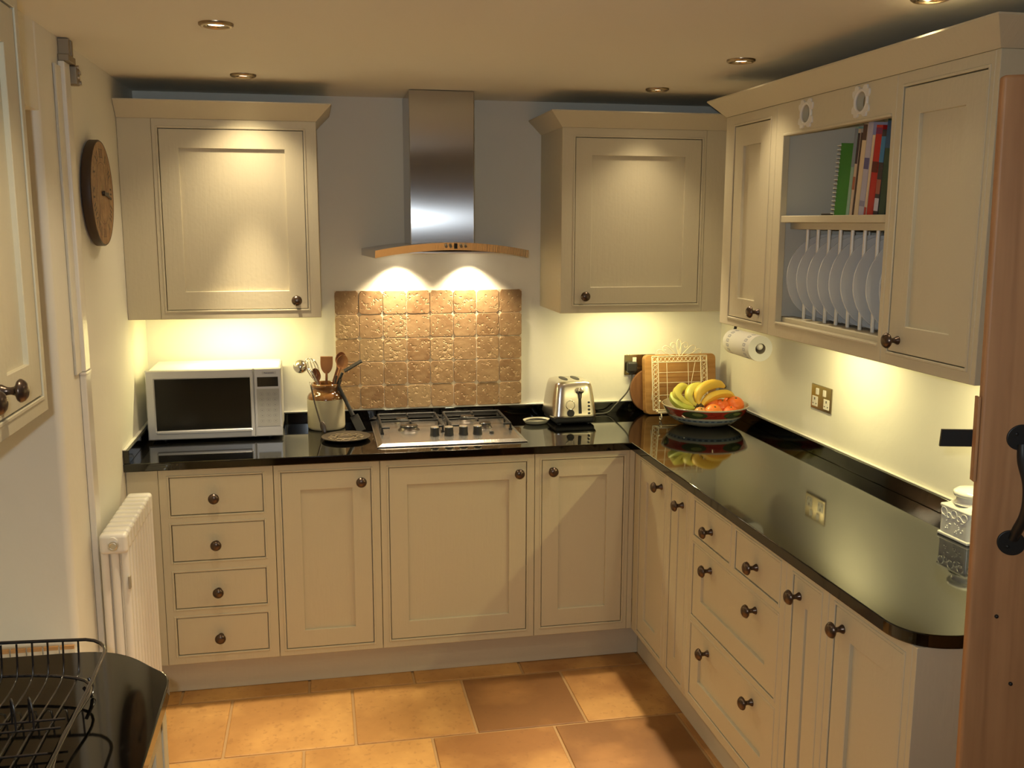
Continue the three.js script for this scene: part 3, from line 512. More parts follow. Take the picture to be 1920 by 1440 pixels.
// ---------- sockets, plug, cable ----------
const socketInsert = phys({ color: rgb(.78, .75, .68), roughness: .3 });
function socket(pos, turn, label) {
  const t = thing('wall_socket', label, 'socket', pos, turn, 'brass double sockets');
  part(t, 'plate', bx(-.073, .073, -.0465, .0465, .0005, .006, .0025), brass, 'brass plate');
  for (const s of [-1, 1]) { const o = part(t, 'outlet', bx(s * .042 - .02, s * .042 + .02, -.036, .002, .005, .0075, .001), socketInsert);
    part(o, 'pin_hole', bx(s * .042 - .003, s * .042 + .003, -.012, -.003, .0068, .0080), blackPlastic); for (const q of [-1, 1]) part(o, 'pin_hole', bx(s * .042 + q * .011 - .0035, s * .042 + q * .011 + .0035, -.027, -.0235, .0068, .0080), blackPlastic);
    part(t, 'switch', bx(s * .014 - .009, s * .014 + .009, .010, .034, .005, .0095, .0015).translate(s * .012, 0, 0), socketInsert, 'white rocker switch'); }
  return t;
}
socket([2.125, 1.124, 0], 0, 'brass double socket on the back wall, partly behind the chopping board');
socket([XR, 1.122, .942], -Math.PI / 2, 'brass double socket on the right wall with nothing plugged in');
{ const t = thing('power_plug', 'black plug with cable in the back wall socket', 'plug', [2.083, 1.118, .0075]);
  part(t, 'plug_body', M([bx(-.024, .024, -.026, .022, 0, .028, .010), bx(-.010, .010, -.034, -.02, .004, .022, .005)]), blackPlastic);
  part(t, 'cable', tube([[0, -.03, .013], [-.002, -.06, .018], [-.02, -.105, .03], [-.055, -.145, .035], [-.085, -.172, .04], [-.12, -.2, .05], [-.19, -.203, .06], [-.25, -.203, .06]], .0035, 48), std({ color: rgb(.05, .045, .04), roughness: .5 }), 'thin dark cable'); }
// ---------- chopping boards ----------
{ const wood = std({ map: boardWood, roughness: .5, color: rgb(.80, .78, .74) }), wood2 = std({ map: spoonWood, roughness: .55, color: rgb(.62, .62, .60) });
  const round = new THREE.Shape(); round.absarc(0, 0, .098, 0, Math.PI * 2); const g2 = new THREE.ExtrudeGeometry(round, { depth: .014, bevelEnabled: true, bevelSize: .002, bevelThickness: .002, bevelSegments: 2, curveSegments: 40 }).translate(0, .101, 0);
  const r = single('round_chopping_board', uvm(g2, .3), wood2, 'round wooden board peeping out behind the rectangular one', 'chopping board', [2.166, CT, .055]); r.rotation.x = -.10;
  const s = new THREE.Shape(), w = .165, h = .262, k = .022; s.moveTo(-w + k, 0); s.lineTo(w - k, 0); s.quadraticCurveTo(w, 0, w, k); s.lineTo(w, h - k); s.quadraticCurveTo(w, h, w - k, h); s.lineTo(-w + k, h); s.quadraticCurveTo(-w, h, -w, h - k); s.lineTo(-w, k); s.quadraticCurveTo(-w, 0, -w + k, 0);
  const t = thing('chopping_board', 'thick rectangular wooden chopping board leaning against the back wall', 'chopping board', [2.287, CT + .001, .103], 0);
  const bd = part(t, 'board', uvm(new THREE.ExtrudeGeometry(s, { depth: .036, bevelEnabled: true, bevelSize: .003, bevelThickness: .003, bevelSegments: 2 }).translate(0, .003, -.018), .3, true), wood); bd.rotation.x = -.13;
  const gm = std({ map: boardWood, color: rgb(.62, .52, .42), roughness: .6 });
  for (const y of [.085, .125, .165]) { const g = part(t, 'groove', bx(-.115, .12, y - .0015, y + .0015, .0202, .0216), gm); g.rotation.x = -.13; } }
// ---------- wire cookbook stand ----------
{ const t = thing('cookbook_stand', 'ornate cream wire cookbook stand behind the fruit bowl', 'stand', [2.262, CT, .185]);
  const L = [], r = .0022, lean = -.16; // drawn upright in x, y and leaned back
  const seg = (a, b, rad = r) => L.push(rod([a[0], a[1], 0], [b[0], b[1], 0], rad, rad, 6)), path = (p, rad = r) => L.push(tube(p.map(q => [q[0], q[1], 0]), rad, 28, 6));
  const xl = -.128, xr_ = .128, yt = .272, yb = .035;
  for (const x of [xl, xl + .028, xr_ - .028, xr_]) seg([x, yb], [x, yt], .0026); seg([xl, yt], [xr_, yt], .0026); seg([xl, yt - .026], [xr_, yt - .026], .0026); seg([xl, yb], [xr_, yb], .0028);
  for (let i = 0; i < 13; i++) L.push(new THREE.TorusGeometry(.0085, .0014, 5, 14).translate(xl + .012 + i * .0195, yt - .013, 0));
  for (let i = 0; i < 11; i++) for (const x of [xl + .014, xr_ - .014]) L.push(new THREE.TorusGeometry(.0085, .0014, 5, 14).translate(x, yb + .012 + i * .0195, 0));
  for (const x of [-.06, .04]) seg([x, yb], [x, yt - .02], .0015); seg([.075, yt - .02], [.045, yb + .08], .0015); for (const y of [.10, .155, .20]) seg([xl + .03, y], [xr_ - .03, y], .0013);
  const frame = part(t, 'frame', M(L), creamWire); frame.rotation.x = lean; L.length = 0;
  for (const m of [-1, 1]) { // scrolled crest
    path([[0, yt], [m * .004, yt + .03], [m * .018, yt + .056], [m * .036, yt + .058], [m * .040, yt + .042], [m * .029, yt + .036], [m * .026, yt + .046]], .0017); path([[m * .008, yt], [m * .03, yt + .022], [m * .06, yt + .046], [m * .076, yt + .040], [m * .074, yt + .026], [m * .063, yt + .028]], .0017); path([[m * .02, yt], [m * .06, yt + .012], [m * .09, yt + .03], [m * .104, yt + .022], [m * .098, yt + .010], [m * .089, yt + .015]], .0017); path([[m * .002, yt], [m * .010, yt + .04], [m * .006, yt + .07], [0, yt + .074]], .0016); }
  const crest = part(t, 'crest', M(L), creamWire, 'scrolled wire crest'); crest.rotation.x = lean; L.length = 0;
  for (const x of [xl + .014, xr_ - .014]) L.push(tube([[x, yb, .0], [x, yb - .005, .03], [x, .030, .055], [x, .018, .066], [x, .006, .058], [x, .004, .046], [x, .012, .040], [x, .018, .048]], .0026, 30, 6), tube([[x, yt - .05, -.036], [x, .12, -.06], [x, .004, -.085]], .002, 16, 6), ball(x + .012, .075, .004, .006, 10));
  L.push(rod([xl, yb, .03], [xr_, yb, .03], .0025, .0025, 6), rod([xl, .034, .055], [xr_, .034, .055], .0022, .0022, 6));
  part(t, 'feet', M(L), creamWire); }
// ---------- fruit bowl ----------
const bowlAt = [2.307, CT, .345];
{ const t = thing('fruit_bowl', 'wide painted ceramic bowl holding bananas and mandarins', 'bowl', bowlAt);
  const paint = canvasTex(1024, 256, (c, W, Hh) => { // canvas top = outer rim
    c.fillStyle = '#c9c5b2'; c.fillRect(0, 0, W, Hh); c.fillStyle = '#a13223'; c.fillRect(0, 14, W, 92); c.fillStyle = '#7c2418'; for (let i = 0; i < 60; i++) c.fillRect(i * 17.2, 16 + (i * 37) % 60, 60, 6);
    c.fillStyle = '#3f4a2c'; for (let i = 0; i < 6; i++) { c.beginPath(); c.ellipse(60 + i * 172, 62, 50, 46, 0, 0, 7); c.fill(); } c.fillStyle = '#6f7745'; for (let i = 0; i < 6; i++) { c.beginPath(); c.ellipse(72 + i * 172, 52, 22, 18, .5, 0, 7); c.fill(); }
    c.fillStyle = '#8fa0ae'; c.fillRect(0, 128, W, 34); c.fillStyle = '#54637a'; for (let i = 0; i < 40; i++) c.fillRect(i * 26, 136, 14, 16); });
  const prof = [[.0001, .001], [.074, .001], [.080, .005], [.118, .014], [.152, .036], [.174, .066], [.184, .090]];
  const outer = lathe(prof, 64); { const p = outer.attributes.position, uv = outer.attributes.uv; for (let i = 0; i < p.count; i++) uv.setXY(i, uv.getX(i), cl(p.getY(i) / .090)); }
  part(t, 'outside', outer, phys({ map: paint, roughness: .15, clearcoat: 1, clearcoatRoughness: .03 }));
  part(t, 'inside', lathe([[.184, .090], [.1815, .0915], [.179, .090], [.169, .067], [.147, .040], [.112, .020], [.06, .012], [.0001, .011]], 64), phys({ color: rgb(.42, .38, .28), roughness: .15, clearcoat: 1 })); }
{ const [bx_, by, bz] = bowlAt, og = 'mandarins in the fruit bowl', bgp = 'bananas in the fruit bowl';
  const peel = dtex(128, 128, (u, v) => { const n = fbm(u, v, 40, 40, 500, 2); return [n, n, n]; });
  const om = [rgb(.86, .19, .025), rgb(.82, .155, .02), rgb(.88, .25, .04), rgb(.66, .30, .09)].map(c => phys({ color: c, roughness: .42, bumpMap: peel, bumpScale: .0012, clearcoat: .15 }));
  const sphere = (() => { const g = new THREE.SphereGeometry(1, 36, 26), p = g.attributes.position; for (let i = 0; i < p.count; i++) { const y = p.getY(i), rad = Math.hypot(p.getX(i), p.getZ(i)); p.setY(i, y * .86 - .10 * Math.exp(-rad * rad * 14) * Math.sign(y)); } g.computeVertexNormals(); return g; })();
  const stalkMat = std({ color: rgb(.14, .15, .04), roughness: .7 });
  const mand = (x, y, z, r, m, tilt, label) => { const t = thing('mandarin', label, 'fruit', [bx_ + x, by + y, bz + z], tilt * 2, og); t.rotation.x = tilt; part(t, 'flesh', sphere.clone().scale(r, r, r), om[m]); part(t, 'stalk', cyl(.003, .004, .004, 10).translate(0, r * .80, 0), stalkMat); };
  mand(-.004, .070, .100, .0385, 2, .5, 'large orange mandarin lying at the bowl front, its stalk showing');
  mand(.050, .084, .055, .037, 1, .3, 'deep orange mandarin in the middle of the fruit bowl');
  mand(.012, .094, .038, .034, 0, -.2, 'orange mandarin tucked just below the lowest banana');
  mand(.112, .090, .050, .040, 0, .35, 'large mandarin at the wall side of the fruit bowl, sitting highest');
  mand(.070, .066, .104, .033, 1, .2, 'mandarin low at the bowl front, barely above the rim');
  mand(.118, .086, -.008, .034, 1, -.3, 'mandarin at the back of the bowl, touching the highest one');
  mand(-.058, .066, .092, .030, 3, .4, 'dull brownish orange fruit half sunk beside the banana stalks');
  mand(-.05, .045, .01, .036, 1, .1, 'mandarin hidden underneath the bunch of bananas');
  mand(.03, .040, -.02, .036, 0, .1, 'mandarin at the bottom of the bowl underneath the bananas');
  const ban = (pts, m, label, r = .0195) => { const t = thing('banana', label, 'fruit', [bx_, by + .008, bz], 0, bgp);
    part(t, 'peel', taper(pts, [.35 * r, .75 * r, r, 1.04 * r, 1.04 * r, r, .8 * r, .35 * r], 32, 6), m); const e = pts[pts.length - 1], s = pts[0]; part(t, 'tip', ball(e[0], e[1], e[2], r * .38, 10), stalkBrown); part(t, 'stalk', ball(s[0], s[1], s[2], r * .42, 10), stalkBrown); };
  const stalkBrown = std({ color: rgb(.07, .05, .02), roughness: .8 }), ripe = phys({ color: rgb(.78, .52, .07), roughness: .45 }), green = phys({ color: rgb(.62, .56, .10), roughness: .45 }), greener = phys({ color: rgb(.42, .46, .07), roughness: .45 });
  ban([[-.052, .090, .072], [-.060, .105, .060], [-.050, .135, .045], [-.010, .160, .025], [.045, .168, .010], [.085, .152, .0]], ripe, 'ripe yellow banana arching highest over the fruit bowl', .0215);
  ban([[-.045, .086, .074], [-.035, .098, .068], [.0, .118, .055], [.045, .128, .042], [.090, .124, .032], [.122, .104, .028]], ripe, 'ripe yellow banana lying just above the mandarins');
  ban([[-.066, .088, .070], [-.085, .098, .060], [-.092, .122, .04], [-.070, .146, .012], [-.03, .155, -.02], [.01, .150, -.045]], green, 'greenish yellow banana in the middle of the bunch');
  ban([[-.078, .086, .066], [-.115, .097, .058], [-.140, .125, .035], [-.125, .146, .005], [-.09, .152, -.025], [-.05, .140, -.05]], green, 'greenish yellow banana curling at the left end of the bunch');
  ban([[-.075, .078, .072], [-.115, .080, .070], [-.147, .098, .045], [-.150, .118, .01], [-.130, .128, -.03]], greener, 'greenest banana, lowest at the bowl edge by the wire stand', .018);
  single('banana_stalk', M([tube([[-.050, .092, .074], [-.060, .080, .082], [-.063, .066, .088]], .010, 10, 8)]), stalkBrown, 'dark joined stalk of the banana bunch', 'fruit', bowlAt); }
// ---------- paper towel ----------
{ const t = thing('paper_towel_roll', 'printed paper towel roll hanging near the right wall', 'paper towel', [2.365, 1.283, .605]);
  const print = canvasTex(512, 512, (c, W, Hh) => { c.fillStyle = '#eeece4'; c.fillRect(0, 0, W, Hh); c.fillStyle = '#6d7390'; for (const y of [70, 392]) { for (let i = 0; i < 16; i++) { c.fillRect(i * 32 + 4, y, 20, 7); c.strokeStyle = '#6d7390'; c.lineWidth = 4; c.strokeRect(i * 32 + 6, y + 16, 16, 16); c.fillRect(i * 32 + 4, y + 42, 20, 6); } } });
  const R = .050, r = .0205, l = .122;
  part(t, 'paper', new THREE.CylinderGeometry(R, R, 2 * l, 56, 1, true).rotateX(Math.PI / 2), std({ map: print, roughness: .9 }), 'white paper with blue printed border');
  part(t, 'core', new THREE.CylinderGeometry(r, r, 2 * l + .004, 32, 1, true).rotateX(Math.PI / 2), std({ color: rgb(.45, .38, .28), roughness: .9, side: THREE.DoubleSide }), 'cardboard core');
  const ring = new THREE.Shape(); ring.absarc(0, 0, R, 0, Math.PI * 2, false); ring.holes.push(new THREE.Path().absarc(0, 0, r, 0, Math.PI * 2, true)); part(t, 'end_face', M([l - .0015, -l].map(z => new THREE.ExtrudeGeometry(ring, { depth: .0015, bevelEnabled: false, curveSegments: 40 }).translate(0, 0, z))), std({ color: rgb(.74, .73, .70), roughness: .95 }));
  const h = thing('towel_holder', 'dark bar holder carrying the paper towel roll', 'holder', [2.365, 1.283, .605]);
  part(h, 'bar', rod([0, .007, -.138], [0, .007, l - .02], .009), blackIron); part(h, 'bar_end', ball(0, .007, l - .008, .0135, 16), whiteEnamel, 'white round knob');
  part(h, 'arm', rod([.0, 0, -.138], [.022, .112, -.138], .006), blackIron); part(h, 'fixing_plate', bx(.004, .04, .108, .1165, -.165, -.11, .002), blackIron); }
// the hole in the roll is seen as its dark core
// ---------- canister ----------
{ const t = thing('canister', 'white square ceramic canister with round lid at the worktop back', 'canister', [2.434, CT, 1.922], .05);
  const s = .058; part(t, 'body', M([bx(-s, s, .004, .088, -s, s, .010), bx(-s - .003, s + .003, 0, .010, -s - .003, s + .003, .004), bx(-s - .001, s + .001, .080, .090, -s - .001, s + .001, .005), lathe([[.078, .086], [.062, .094], [.052, .100], [.046, .104]], 4).rotateY(Math.PI / 4)]), china);
  const L = []; for (const [a, b] of [[0, s], [-Math.PI / 2, s]]) for (let k = 0; k < 5; k++) L.push(new THREE.TorusGeometry(.011 - (k % 2) * .004, .0016, 6, 14).translate(-.04 + k * .02, .070 - (k % 2) * .007, s).rotateY(a));
  for (const a of [0, -Math.PI / 2]) for (let k = 0; k < 26; k++) L.push(new THREE.SphereGeometry(rr(.0015, .003), 6, 5).translate(rr(-.042, .042), rr(.02, .062), s).rotateY(a));
  part(t, 'embossed_pattern', M(L), china, 'raised lace pattern');
  part(t, 'neck', lathe([[.050, .098], [.045, .104], [.043, .112], [.043, .119]], 36), china);
  const lid = part(t, 'lid', lathe([[.043, .118], [.050, .120], [.0525, .126], [.051, .133], [.040, .139], [.016, .142], [.0001, .1425]], 40), china);
  const t2 = thing('canister', 'matching white square canister mostly hidden by the wooden door', 'canister', [2.434, CT, 2.06], .05);
  t.children.forEach(c => t2.add(c.clone())); }
// ---------- plates ----------
{ const g = lathe([[.0001, .004], [.076, .004], [.092, .006], [.114, .012], [.132, .0175], [.135, .0195], [.1355, .0175], [.115, .0085], [.092, .0015], [.076, 0], [.0001, 0]], 56).rotateX(Math.PI / 2);
  for (let i = 0; i < 9; i++) { const m = single('dinner_plate', g, china, i ? 'white dinner plate standing between the dowels of the plate rack' : 'white dinner plate standing in the plate rack, farthest along', 'plate', [2.291, 1.5925, 1.3055 + i * .0655], 'white plates in the plate rack'); m.userData.label = 'white dinner plate standing between the dowels of the plate rack'; } }
// ---------- cookbooks ----------
{ const bgk = 'cookbooks on the shelf above the plates', y = 1.7845, paper = std({ color: rgb(.70, .66, .56), roughness: .9 });
  function book(z, th, h, dp, tilt, col, label, deco, x = 2.185) {
    const t = thing('cookbook', label, 'book', [x, y, z], 0, bgk); t.rotation.x = tilt;
    const c = std({ color: new THREE.Color(col), roughness: .45 });
    part(t, 'cover', M([bx(0, dp, 0, h, 0, .0018, .0006), bx(0, dp, 0, h, th - .0018, th, .0006), bx(0, .0022, 0, h, 0, th, .0008)]), c);
    part(t, 'pages', bx(.0022, dp - .003, .003, h - .003, .0019, th - .0019), paper);
    for (const [a, b, k] of deco ?? []) part(t, 'spine_band', bx(-.0006, .0008, a * h, b * h, .001, th - .001), std({ color: new THREE.Color(k), roughness: .5 }));
    return t;
  }
  const tl = .105; // lean towards the door end
  { const t = thing('spiral_notebook', 'green ring-bound recipe book leaning at the open end of the row', 'book', [2.19, y, 1.512], 0, bgk); t.rotation.x = tl;
    part(t, 'cover', M([bx(.006, .17, 0, .208, .008, .0095, .0005), bx(.006, .17, 0, .208, .086, .0875, .0005), bx(.004, .0055, .0, .208, .012, .0875, .0005)]), std({ color: new THREE.Color('#2c7a22'), roughness: .4 })); part(t, 'pages', bx(.008, .165, .002, .205, .010, .086), paper);
    const L = []; for (let i = 0; i < 17; i++) L.push(new THREE.TorusGeometry(.0075, .0016, 6, 16).rotateX(Math.PI / 2).translate(.006, .006 + i * .0122, .006)); part(t, 'ring_binding', M(L), std({ color: rgb(.72, .68, .58), roughness: .4 }), 'white spiral binding'); }
  book(1.606, .016, .245, .19, tl, '#8fb0a0', 'pale green slim cookbook beside the green ring-bound one', [[.55, .98, '#7d8797']]);
  book(1.6235, .014, .238, .19, tl, '#cdb69c', 'cream and brown slim cookbook, second after the ring-bound one', [[.6, .95, '#3b2f38'], [.3, .45, '#a05a3a']]);
  book(1.639, .008, .226, .18, tl, '#4b3328', 'thin dark brown booklet among cream cookbooks');
  book(1.6485, .022, .250, .20, tl, '#d9c5a4', 'thick cream spined cookbook in the middle of the row', [[.82, .99, '#5a4038']]);
  book(1.672, .026, .252, .20, tl, '#b9b4c6', 'pale lavender cookbook beside the red one', [[.5, .62, '#5e5a8a'], [.1, .16, '#8d8aa6']]);
  book(1.700, .012, .215, .19, tl, '#e0c9a8', 'thin peach spined cookbook squeezed beside the red one', [[.0, .1, '#b03a2a']]);
  book(1.7145, .030, .240, .20, tl, '#b8211b', 'bright red cookbook near the end of the shelf', [[.48, .60, '#5d1410'], [.9, .97, '#7a2a5a']]);
  book(1.747, .022, .225, .19, tl * .9, '#352c33', 'dark cookbook with coloured pictures beside the red one', [[.05, .2, '#cfc9d6'], [.25, .42, '#a25a4a'], [.62, .92, '#3f7fae']]);
  book(1.772, .030, .250, .20, tl * .75, '#1d3d2c', 'dark green cookbook at the very end of the shelf', [[.7, .98, '#27507a']]);
  single('pen', rod([2.19, 1.788, 1.462], [2.20, 1.788, 1.505], .0035), blackPlastic, 'short black pen lying on the cookbook shelf', 'pen'); }
// ---------- clock ----------
{ const t = thing('wall_clock', 'round wooden wall clock with roman numerals on left wall', 'clock', [.0, 1.849, .840], Math.PI / 2);
  const R = .166, face = canvasTex(1024, 1024, (c, W) => { c.fillStyle = '#a8855a'; c.fillRect(0, 0, W, W); for (let i = 0; i < 900; i++) { const a = hash(i, 1, 9), b = hash(i, 2, 9); c.fillStyle = `rgba(${60 + 60 * hash(i, 3, 9)},${38 + 30 * hash(i, 4, 9)},18,${.05 + .1 * hash(i, 5, 9)})`; c.fillRect(a * W, b * W, 10 + 50 * hash(i, 6, 9), 30 + 160 * hash(i, 7, 9)); }
    c.translate(W / 2, W / 2); c.fillStyle = '#3d2714'; c.font = 'bold 120px serif'; c.textAlign = 'center'; c.textBaseline = 'middle';
    ['XII', 'I', 'II', 'III', 'IIII', 'V', 'VI', 'VII', 'VIII', 'IX', 'X', 'XI'].forEach((n, k) => { c.save(); c.rotate(k * Math.PI / 6); c.translate(0, -W * .385); c.fillText(n, 0, 0); c.restore(); }); c.strokeStyle = '#5a3b1e'; c.lineWidth = 6; c.beginPath(); c.arc(0, 0, W * .30, 0, 7); c.stroke(); });
  part(t, 'case', lathe([[.0001, .002], [R - .01, .002], [R, .008], [R, .030], [R - .003, .034], [R - .006, .033]], 64).rotateX(Math.PI / 2), std({ color: rgb(.05, .028, .015), roughness: .5 }), 'wooden rim coloured dark to mimic the clock shadow');  // rim's dark colour stands in for the clock's shadow on the wall
  part(t, 'dial', new THREE.CircleGeometry(R - .005, 64).translate(0, 0, .0332), std({ map: face, roughness: .55 }));
  const hm = std({ color: rgb(.03, .02, .015), roughness: .5 });
  part(t, 'hour_hand', bx(-.004, .004, -.015, .085, .0345, .036).rotateZ(-1.57), hm); part(t, 'minute_hand', bx(-.003, .003, -.02, .11, .0365, .038).rotateZ(-1.70), hm); part(t, 'hub', cyl(.008, .008, .008, 16).rotateX(Math.PI / 2).translate(0, 0, .037), hm); }
// ---------- pipe boxing ----------
{ const t = thing('pipe_boxing', 'white vertical pipe boxing on the left wall beside the radiator', 'pipe boxing', [0, 0, 0]);
  part(t, 'lower_length', bx(.0005, .019, .002, 1.322, 1.104, 1.168, .004), whiteEnamel); part(t, 'upper_length', bx(.0005, .019, 1.3225, 2.205, 1.104, 1.166, .004), whiteEnamel);
  part(t, 'side_strip', bx(.0005, .008, 1.322, 2.19, 1.164, 1.226, .002), wallPaint); part(t, 'joint_cover', bx(.0005, .0205, 1.314, 1.322, 1.102, 1.170, .002), whiteEnamel);
  const b = part(t, 'bracket', M([bx(.0005, .030, 2.205, 2.225, 1.075, 1.16, .003), bx(.004, .034, 2.150, 2.205, 1.050, 1.085, .006), bx(.0005, .03, 2.225, 2.268, 1.10, 1.115, .002), bx(.0005, .03, 2.225, 2.268, 1.135, 1.15, .002)]), std({ color: rgb(.30, .25, .18), metalness: .6, roughness: .5 }), 'rusty metal bracket at the ceiling');
  for (let k = 0; k < 4; k++) part(b, 'bolt', cyl(.006, .006, .008, 8).rotateZ(Math.PI / 2).translate(.034, 2.158 + k * .014, 1.06 + (k % 2) * .016), satinSteel);
  part(t, 'top_length', bx(.0005, .022, 2.225, 2.269, 1.115, 1.135, .002), whiteEnamel); }
// ---------- radiator ----------
{ const t = thing('column_radiator', 'white column radiator standing against the left wall', 'radiator', [.071, 0, 0]);
  const n = 10, z0 = .735, p = .048, y0 = .115, y1 = .835;
  for (let i = 0; i < n; i++) { const z = z0 + p * (i + .5), L = [];
    for (const x of [-.029, 0, .029]) L.push(rod([x, y0 + .03, z], [x, y1 - .03, z], .0125, .0125, 14));
    for (const [y, e] of [[y0 + .022, .022], [y1 - .032, .032]]) { L.push(bx(-.041, .041, y - e, y + e, z - .0205, z + .0205, .013)); }
    part(t, i ? 'section_00' + i : 'section', M(L), whiteEnamel); }
  for (const y of [y0 + .022, y1 - .022]) part(t, 'header', rod([0, y, z0], [0, y, z0 + n * p + .004], .014, .014, 16), whiteEnamel);
  part(t, 'end_plug', M([cyl(.015, .015, .010, 20).rotateX(Math.PI / 2).translate(.002, y1 - .034, z0 + n * p + .004), new THREE.TorusGeometry(.010, .002, 8, 20).translate(.002, y1 - .034, z0 + n * p + .009)]), satinSteel, 'metal end plug');
  part(t, 'label_tag', bx(.036, .0425, .66, .70, z0 + n * p - .022, z0 + n * p - .004, .001), std({ color: rgb(.35, .30, .22), roughness: .5 }), 'small grey tag');
  for (const z of [z0 + .03, z0 + n * p - .03]) part(t, 'foot', M([rod([-.029, .002, z], [-.029, y0 + .02, z], .011), rod([.029, .002, z], [.029, y0 + .02, z], .011)]), whiteEnamel);
  part(t, 'wall_stay', M([rod([-.069, .7, .83], [-.03, .7, .83], .005), rod([-.069, .7, 1.12], [-.03, .7, 1.12], .005)]), satinSteel); }
// ---------- dish drainer ----------
{ const t = thing('dish_drainer', 'empty black wire dish drainer on the near left worktop', 'dish drainer', [.12, CT, 2.62]);
  const r = .0032, thin = .0019, A = [], B = [], C = [], D = [];
  const X0 = -.26, X1 = .172, Z0 = -.235, Z1 = .46, yt = .094, yb = .030;
  A.push(tube([[X1 - .05, yt, Z0], [X0, yt, Z0], [X0 - .02, yt, Z0 + .06], [X0 - .02, yt, Z1 - .05], [X0 + .03, yt, Z1], [X1 - .05, yt, Z1], [X1 + .015, yt, Z1 - .045], [X1 + .015, yt, Z1 - .2], [X1 + .015, yt, Z0 + .12], [X1 + .008, yt, Z0 + .04], [X1 - .02, yt, Z0 + .006]], r, 120, 8, true));
  B.push(tube([[X1 - .03, yb, Z0 + .035], [X0 + .02, yb, Z0 + .035], [X0 + .015, yb, Z1 - .035], [X1 - .03, yb, Z1 - .035], [X1 - .02, yb, 0]], r * .9, 100, 8, true));
  for (let i = 0; i < 15; i++) { const x = X1 - .045 - i * .0262; C.push(tube([[x, yt, Z0], [x, yb + .035, Z0 + .003], [x, yb + .008, Z0 + .008], [x - .002, yb - .003, Z0 + .02], [x - .006, yb - .004, -.05], [x - .006, yb - .004, .15], [x - .006, yb - .004, .3], [x - .004, yb, Z1 - .03], [x, yt, Z1]], thin, 40, 6)); }
  for (let i = 0; i < 12; i++) { const x = X1 - .085 - i * .0272; D.push(tube([[x, yb, -.06], [x + .002, yb + .035, -.055], [x + .006, yb + .05, -.045], [x + .012, yb + .035, -.036], [x + .014, yb, -.03]], thin, 20, 6)); }
  D.push(rod([X0 + .02, yb, -.06], [X1 - .03, yb, -.06], thin), rod([X0 + .02, yb, -.03], [X1 - .03, yb, -.03], thin), rod([X0 + .02, yb, .05], [X1 - .03, yb, .05], thin));
  part(t, 'top_rail', M(A), rackWire); part(t, 'base_rail', M(B), rackWire); C.forEach((g, i) => part(t, 'cross_wire', g, rackWire)); part(t, 'plate_prongs', M(D), rackWire);
  for (const [x, z] of [[X1 - .025, Z0 + .045], [X1 - .025, Z1 - .045], [X0 + .03, Z0 + .045], [X0 + .03, Z1 - .045]]) part(t, 'foot', tube([[x, yb, z - .02], [x + .008, .012, z - .012], [x + .008, .004, z], [x + .008, .012, z + .012], [x, yb, z + .02]], r, 20, 8), rackWire); }
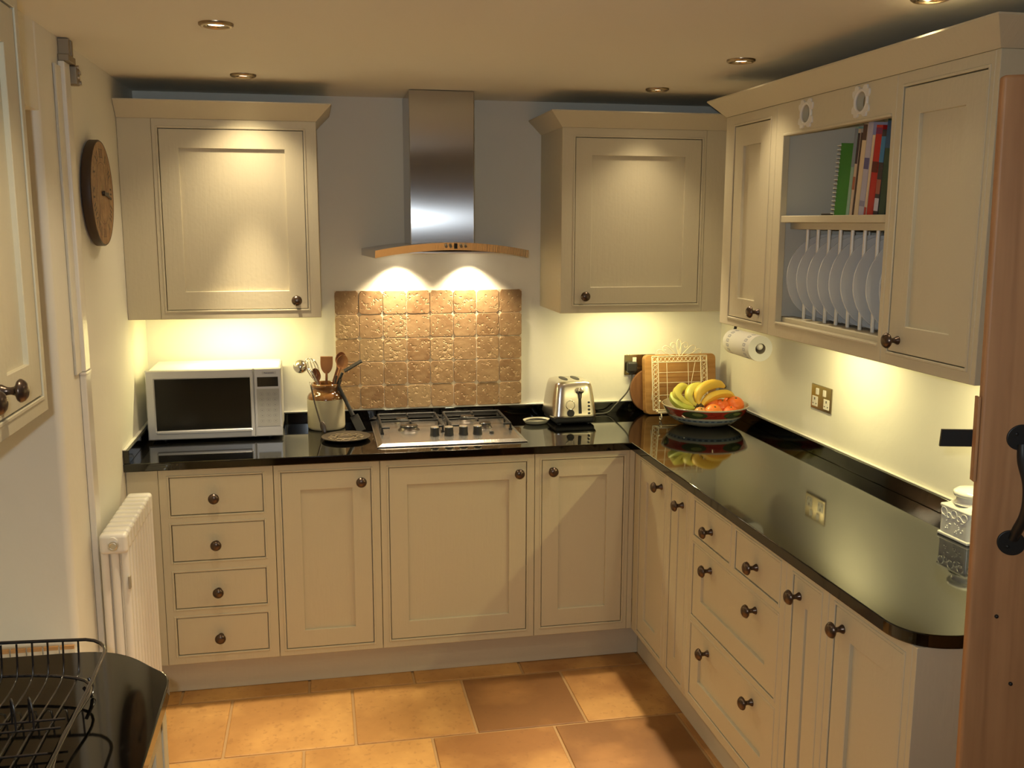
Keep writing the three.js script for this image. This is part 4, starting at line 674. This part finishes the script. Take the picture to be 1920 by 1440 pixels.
// ---------- plank door ----------
{ const a = Math.atan2(.25, .70), t = thing('plank_door', 'oak plank door with black iron latch standing open at the right', 'door', [1.787, .012, 2.80], -a); t.rotation.z = .017;
  // local x runs from the free edge to the hinges, +z is the face towards the camera
  const w = .745, h = 1.978, th = .022, n = 6, pw = w / n;
  const mats = doorWood.map(m => std({ map: m, roughness: .55, bumpMap: plasterBump, bumpScale: .001 }));
  for (let i = 0; i < n; i++) { const g = uvm(bx(i * pw + .0008, (i + 1) * pw - .0008, 0, h - (i === 0 ? .0 : 0), -th / 2, th / 2, i ? .002 : .006), .45); const uv = g.attributes.uv; for (let q = 0; q < uv.count; q++) uv.setXY(q, uv.getX(q) * 1.2 + i * .37, uv.getY(q) * .6 + i * .21); part(t, i ? 'plank_00' + i : 'plank', g, mats[i % 3]); }
  for (const y of [.2, .95, 1.7]) part(t, 'ledge', uvm(bx(.05, w - .05, y, y + .11, -th / 2 - .022, -th / 2, .004), .45, true), mats[1]);
  part(t, 'edge_strip', uvm(bx(-.0050, -.0004, 1.325, 1.468, -th / 2 + .001, th / 2 - .002, .001), .4), mats[2], 'darker strip let into the edge');
  const y0 = 1.405 - .012;
  // latch bar behind the door, reaching past its edge
  part(t, 'latch_bar', new THREE.ExtrudeGeometry(new THREE.Shape([[-.052, y0 - .0135], [.12, y0 - .0125], [.12, y0 + .0135], [-.050, y0 + .0135]].map(p => new THREE.Vector2(...p))), { depth: .006, bevelEnabled: true, bevelSize: .001, bevelThickness: .001, bevelSegments: 1 }).translate(0, 0, -th / 2 - .014), blackIron, 'black iron latch bar');
  part(t, 'latch_keeper', bx(.02, .034, y0 - .03, y0 + .03, -th / 2 - .02, -th / 2, .002), blackIron);
  // pull handle with two bean-shaped plates
  const bean = (cx, cy, m) => { const s = new THREE.Shape(); s.absellipse(0, 0, .022, .020, 0, Math.PI * 2); return new THREE.ExtrudeGeometry(s, { depth: .0025, bevelEnabled: true, bevelSize: .001, bevelThickness: .001, bevelSegments: 2, curveSegments: 24 }).rotateZ(m).translate(cx, cy, th / 2); };
  const hx = .064, yA = y0 + .010, yB = y0 - .170;
  part(t, 'handle', M([bean(hx, yA, .5), bean(hx - .004, yB, -.5), taper([[hx + .002, yA - .012, th / 2 + .003], [hx + .002, yA - .035, th / 2 + .010], [hx + .004, yA - .07, th / 2 + .034], [hx + .004, yA - .095, th / 2 + .040], [hx + .004, yB + .055, th / 2 + .030], [hx + .0, yB + .025, th / 2 + .012], [hx - .002, yB + .008, th / 2 + .003]], [.008, .0095, .009, .0095, .009, .0085, .008], 40, 12)]), blackIron, 'black iron pull handle');
  part(t, 'thumb_piece', M([bx(hx + .012, hx + .05, yA - .018, yA - .012, th / 2, th / 2 + .02, .002), bx(hx + .03, hx + .055, yA - .024, yA - .006, th / 2 + .018, th / 2 + .024, .002)]), blackIron);
  for (const [x, y] of [[hx - .008, yA + .006], [hx + .008, yA + .010], [hx - .010, yB - .006], [.045, y0 - .30], [.075, y0 - .42]]) part(t, 'nail_head', new THREE.SphereGeometry(.0035, 10, 8).translate(x, y, th / 2 + .002), blackIron);
  for (const y of [.25, 1.75]) part(t, 'strap_hinge', bx(w - .4, w + .01, y - .016, y + .016, th / 2, th / 2 + .004, .001), blackIron); }
{ const p = struct('trim_1', uvm(M([bx(2.455, XR, 0, H, 3.06, 3.16, .003)]), .3), cream, 'painted door post beside the plank door', 'trim'); }

scene.traverse(o => { if (o.isMesh) { o.castShadow = true; o.receiveShadow = true; } });
renderer.render(scene, camera);
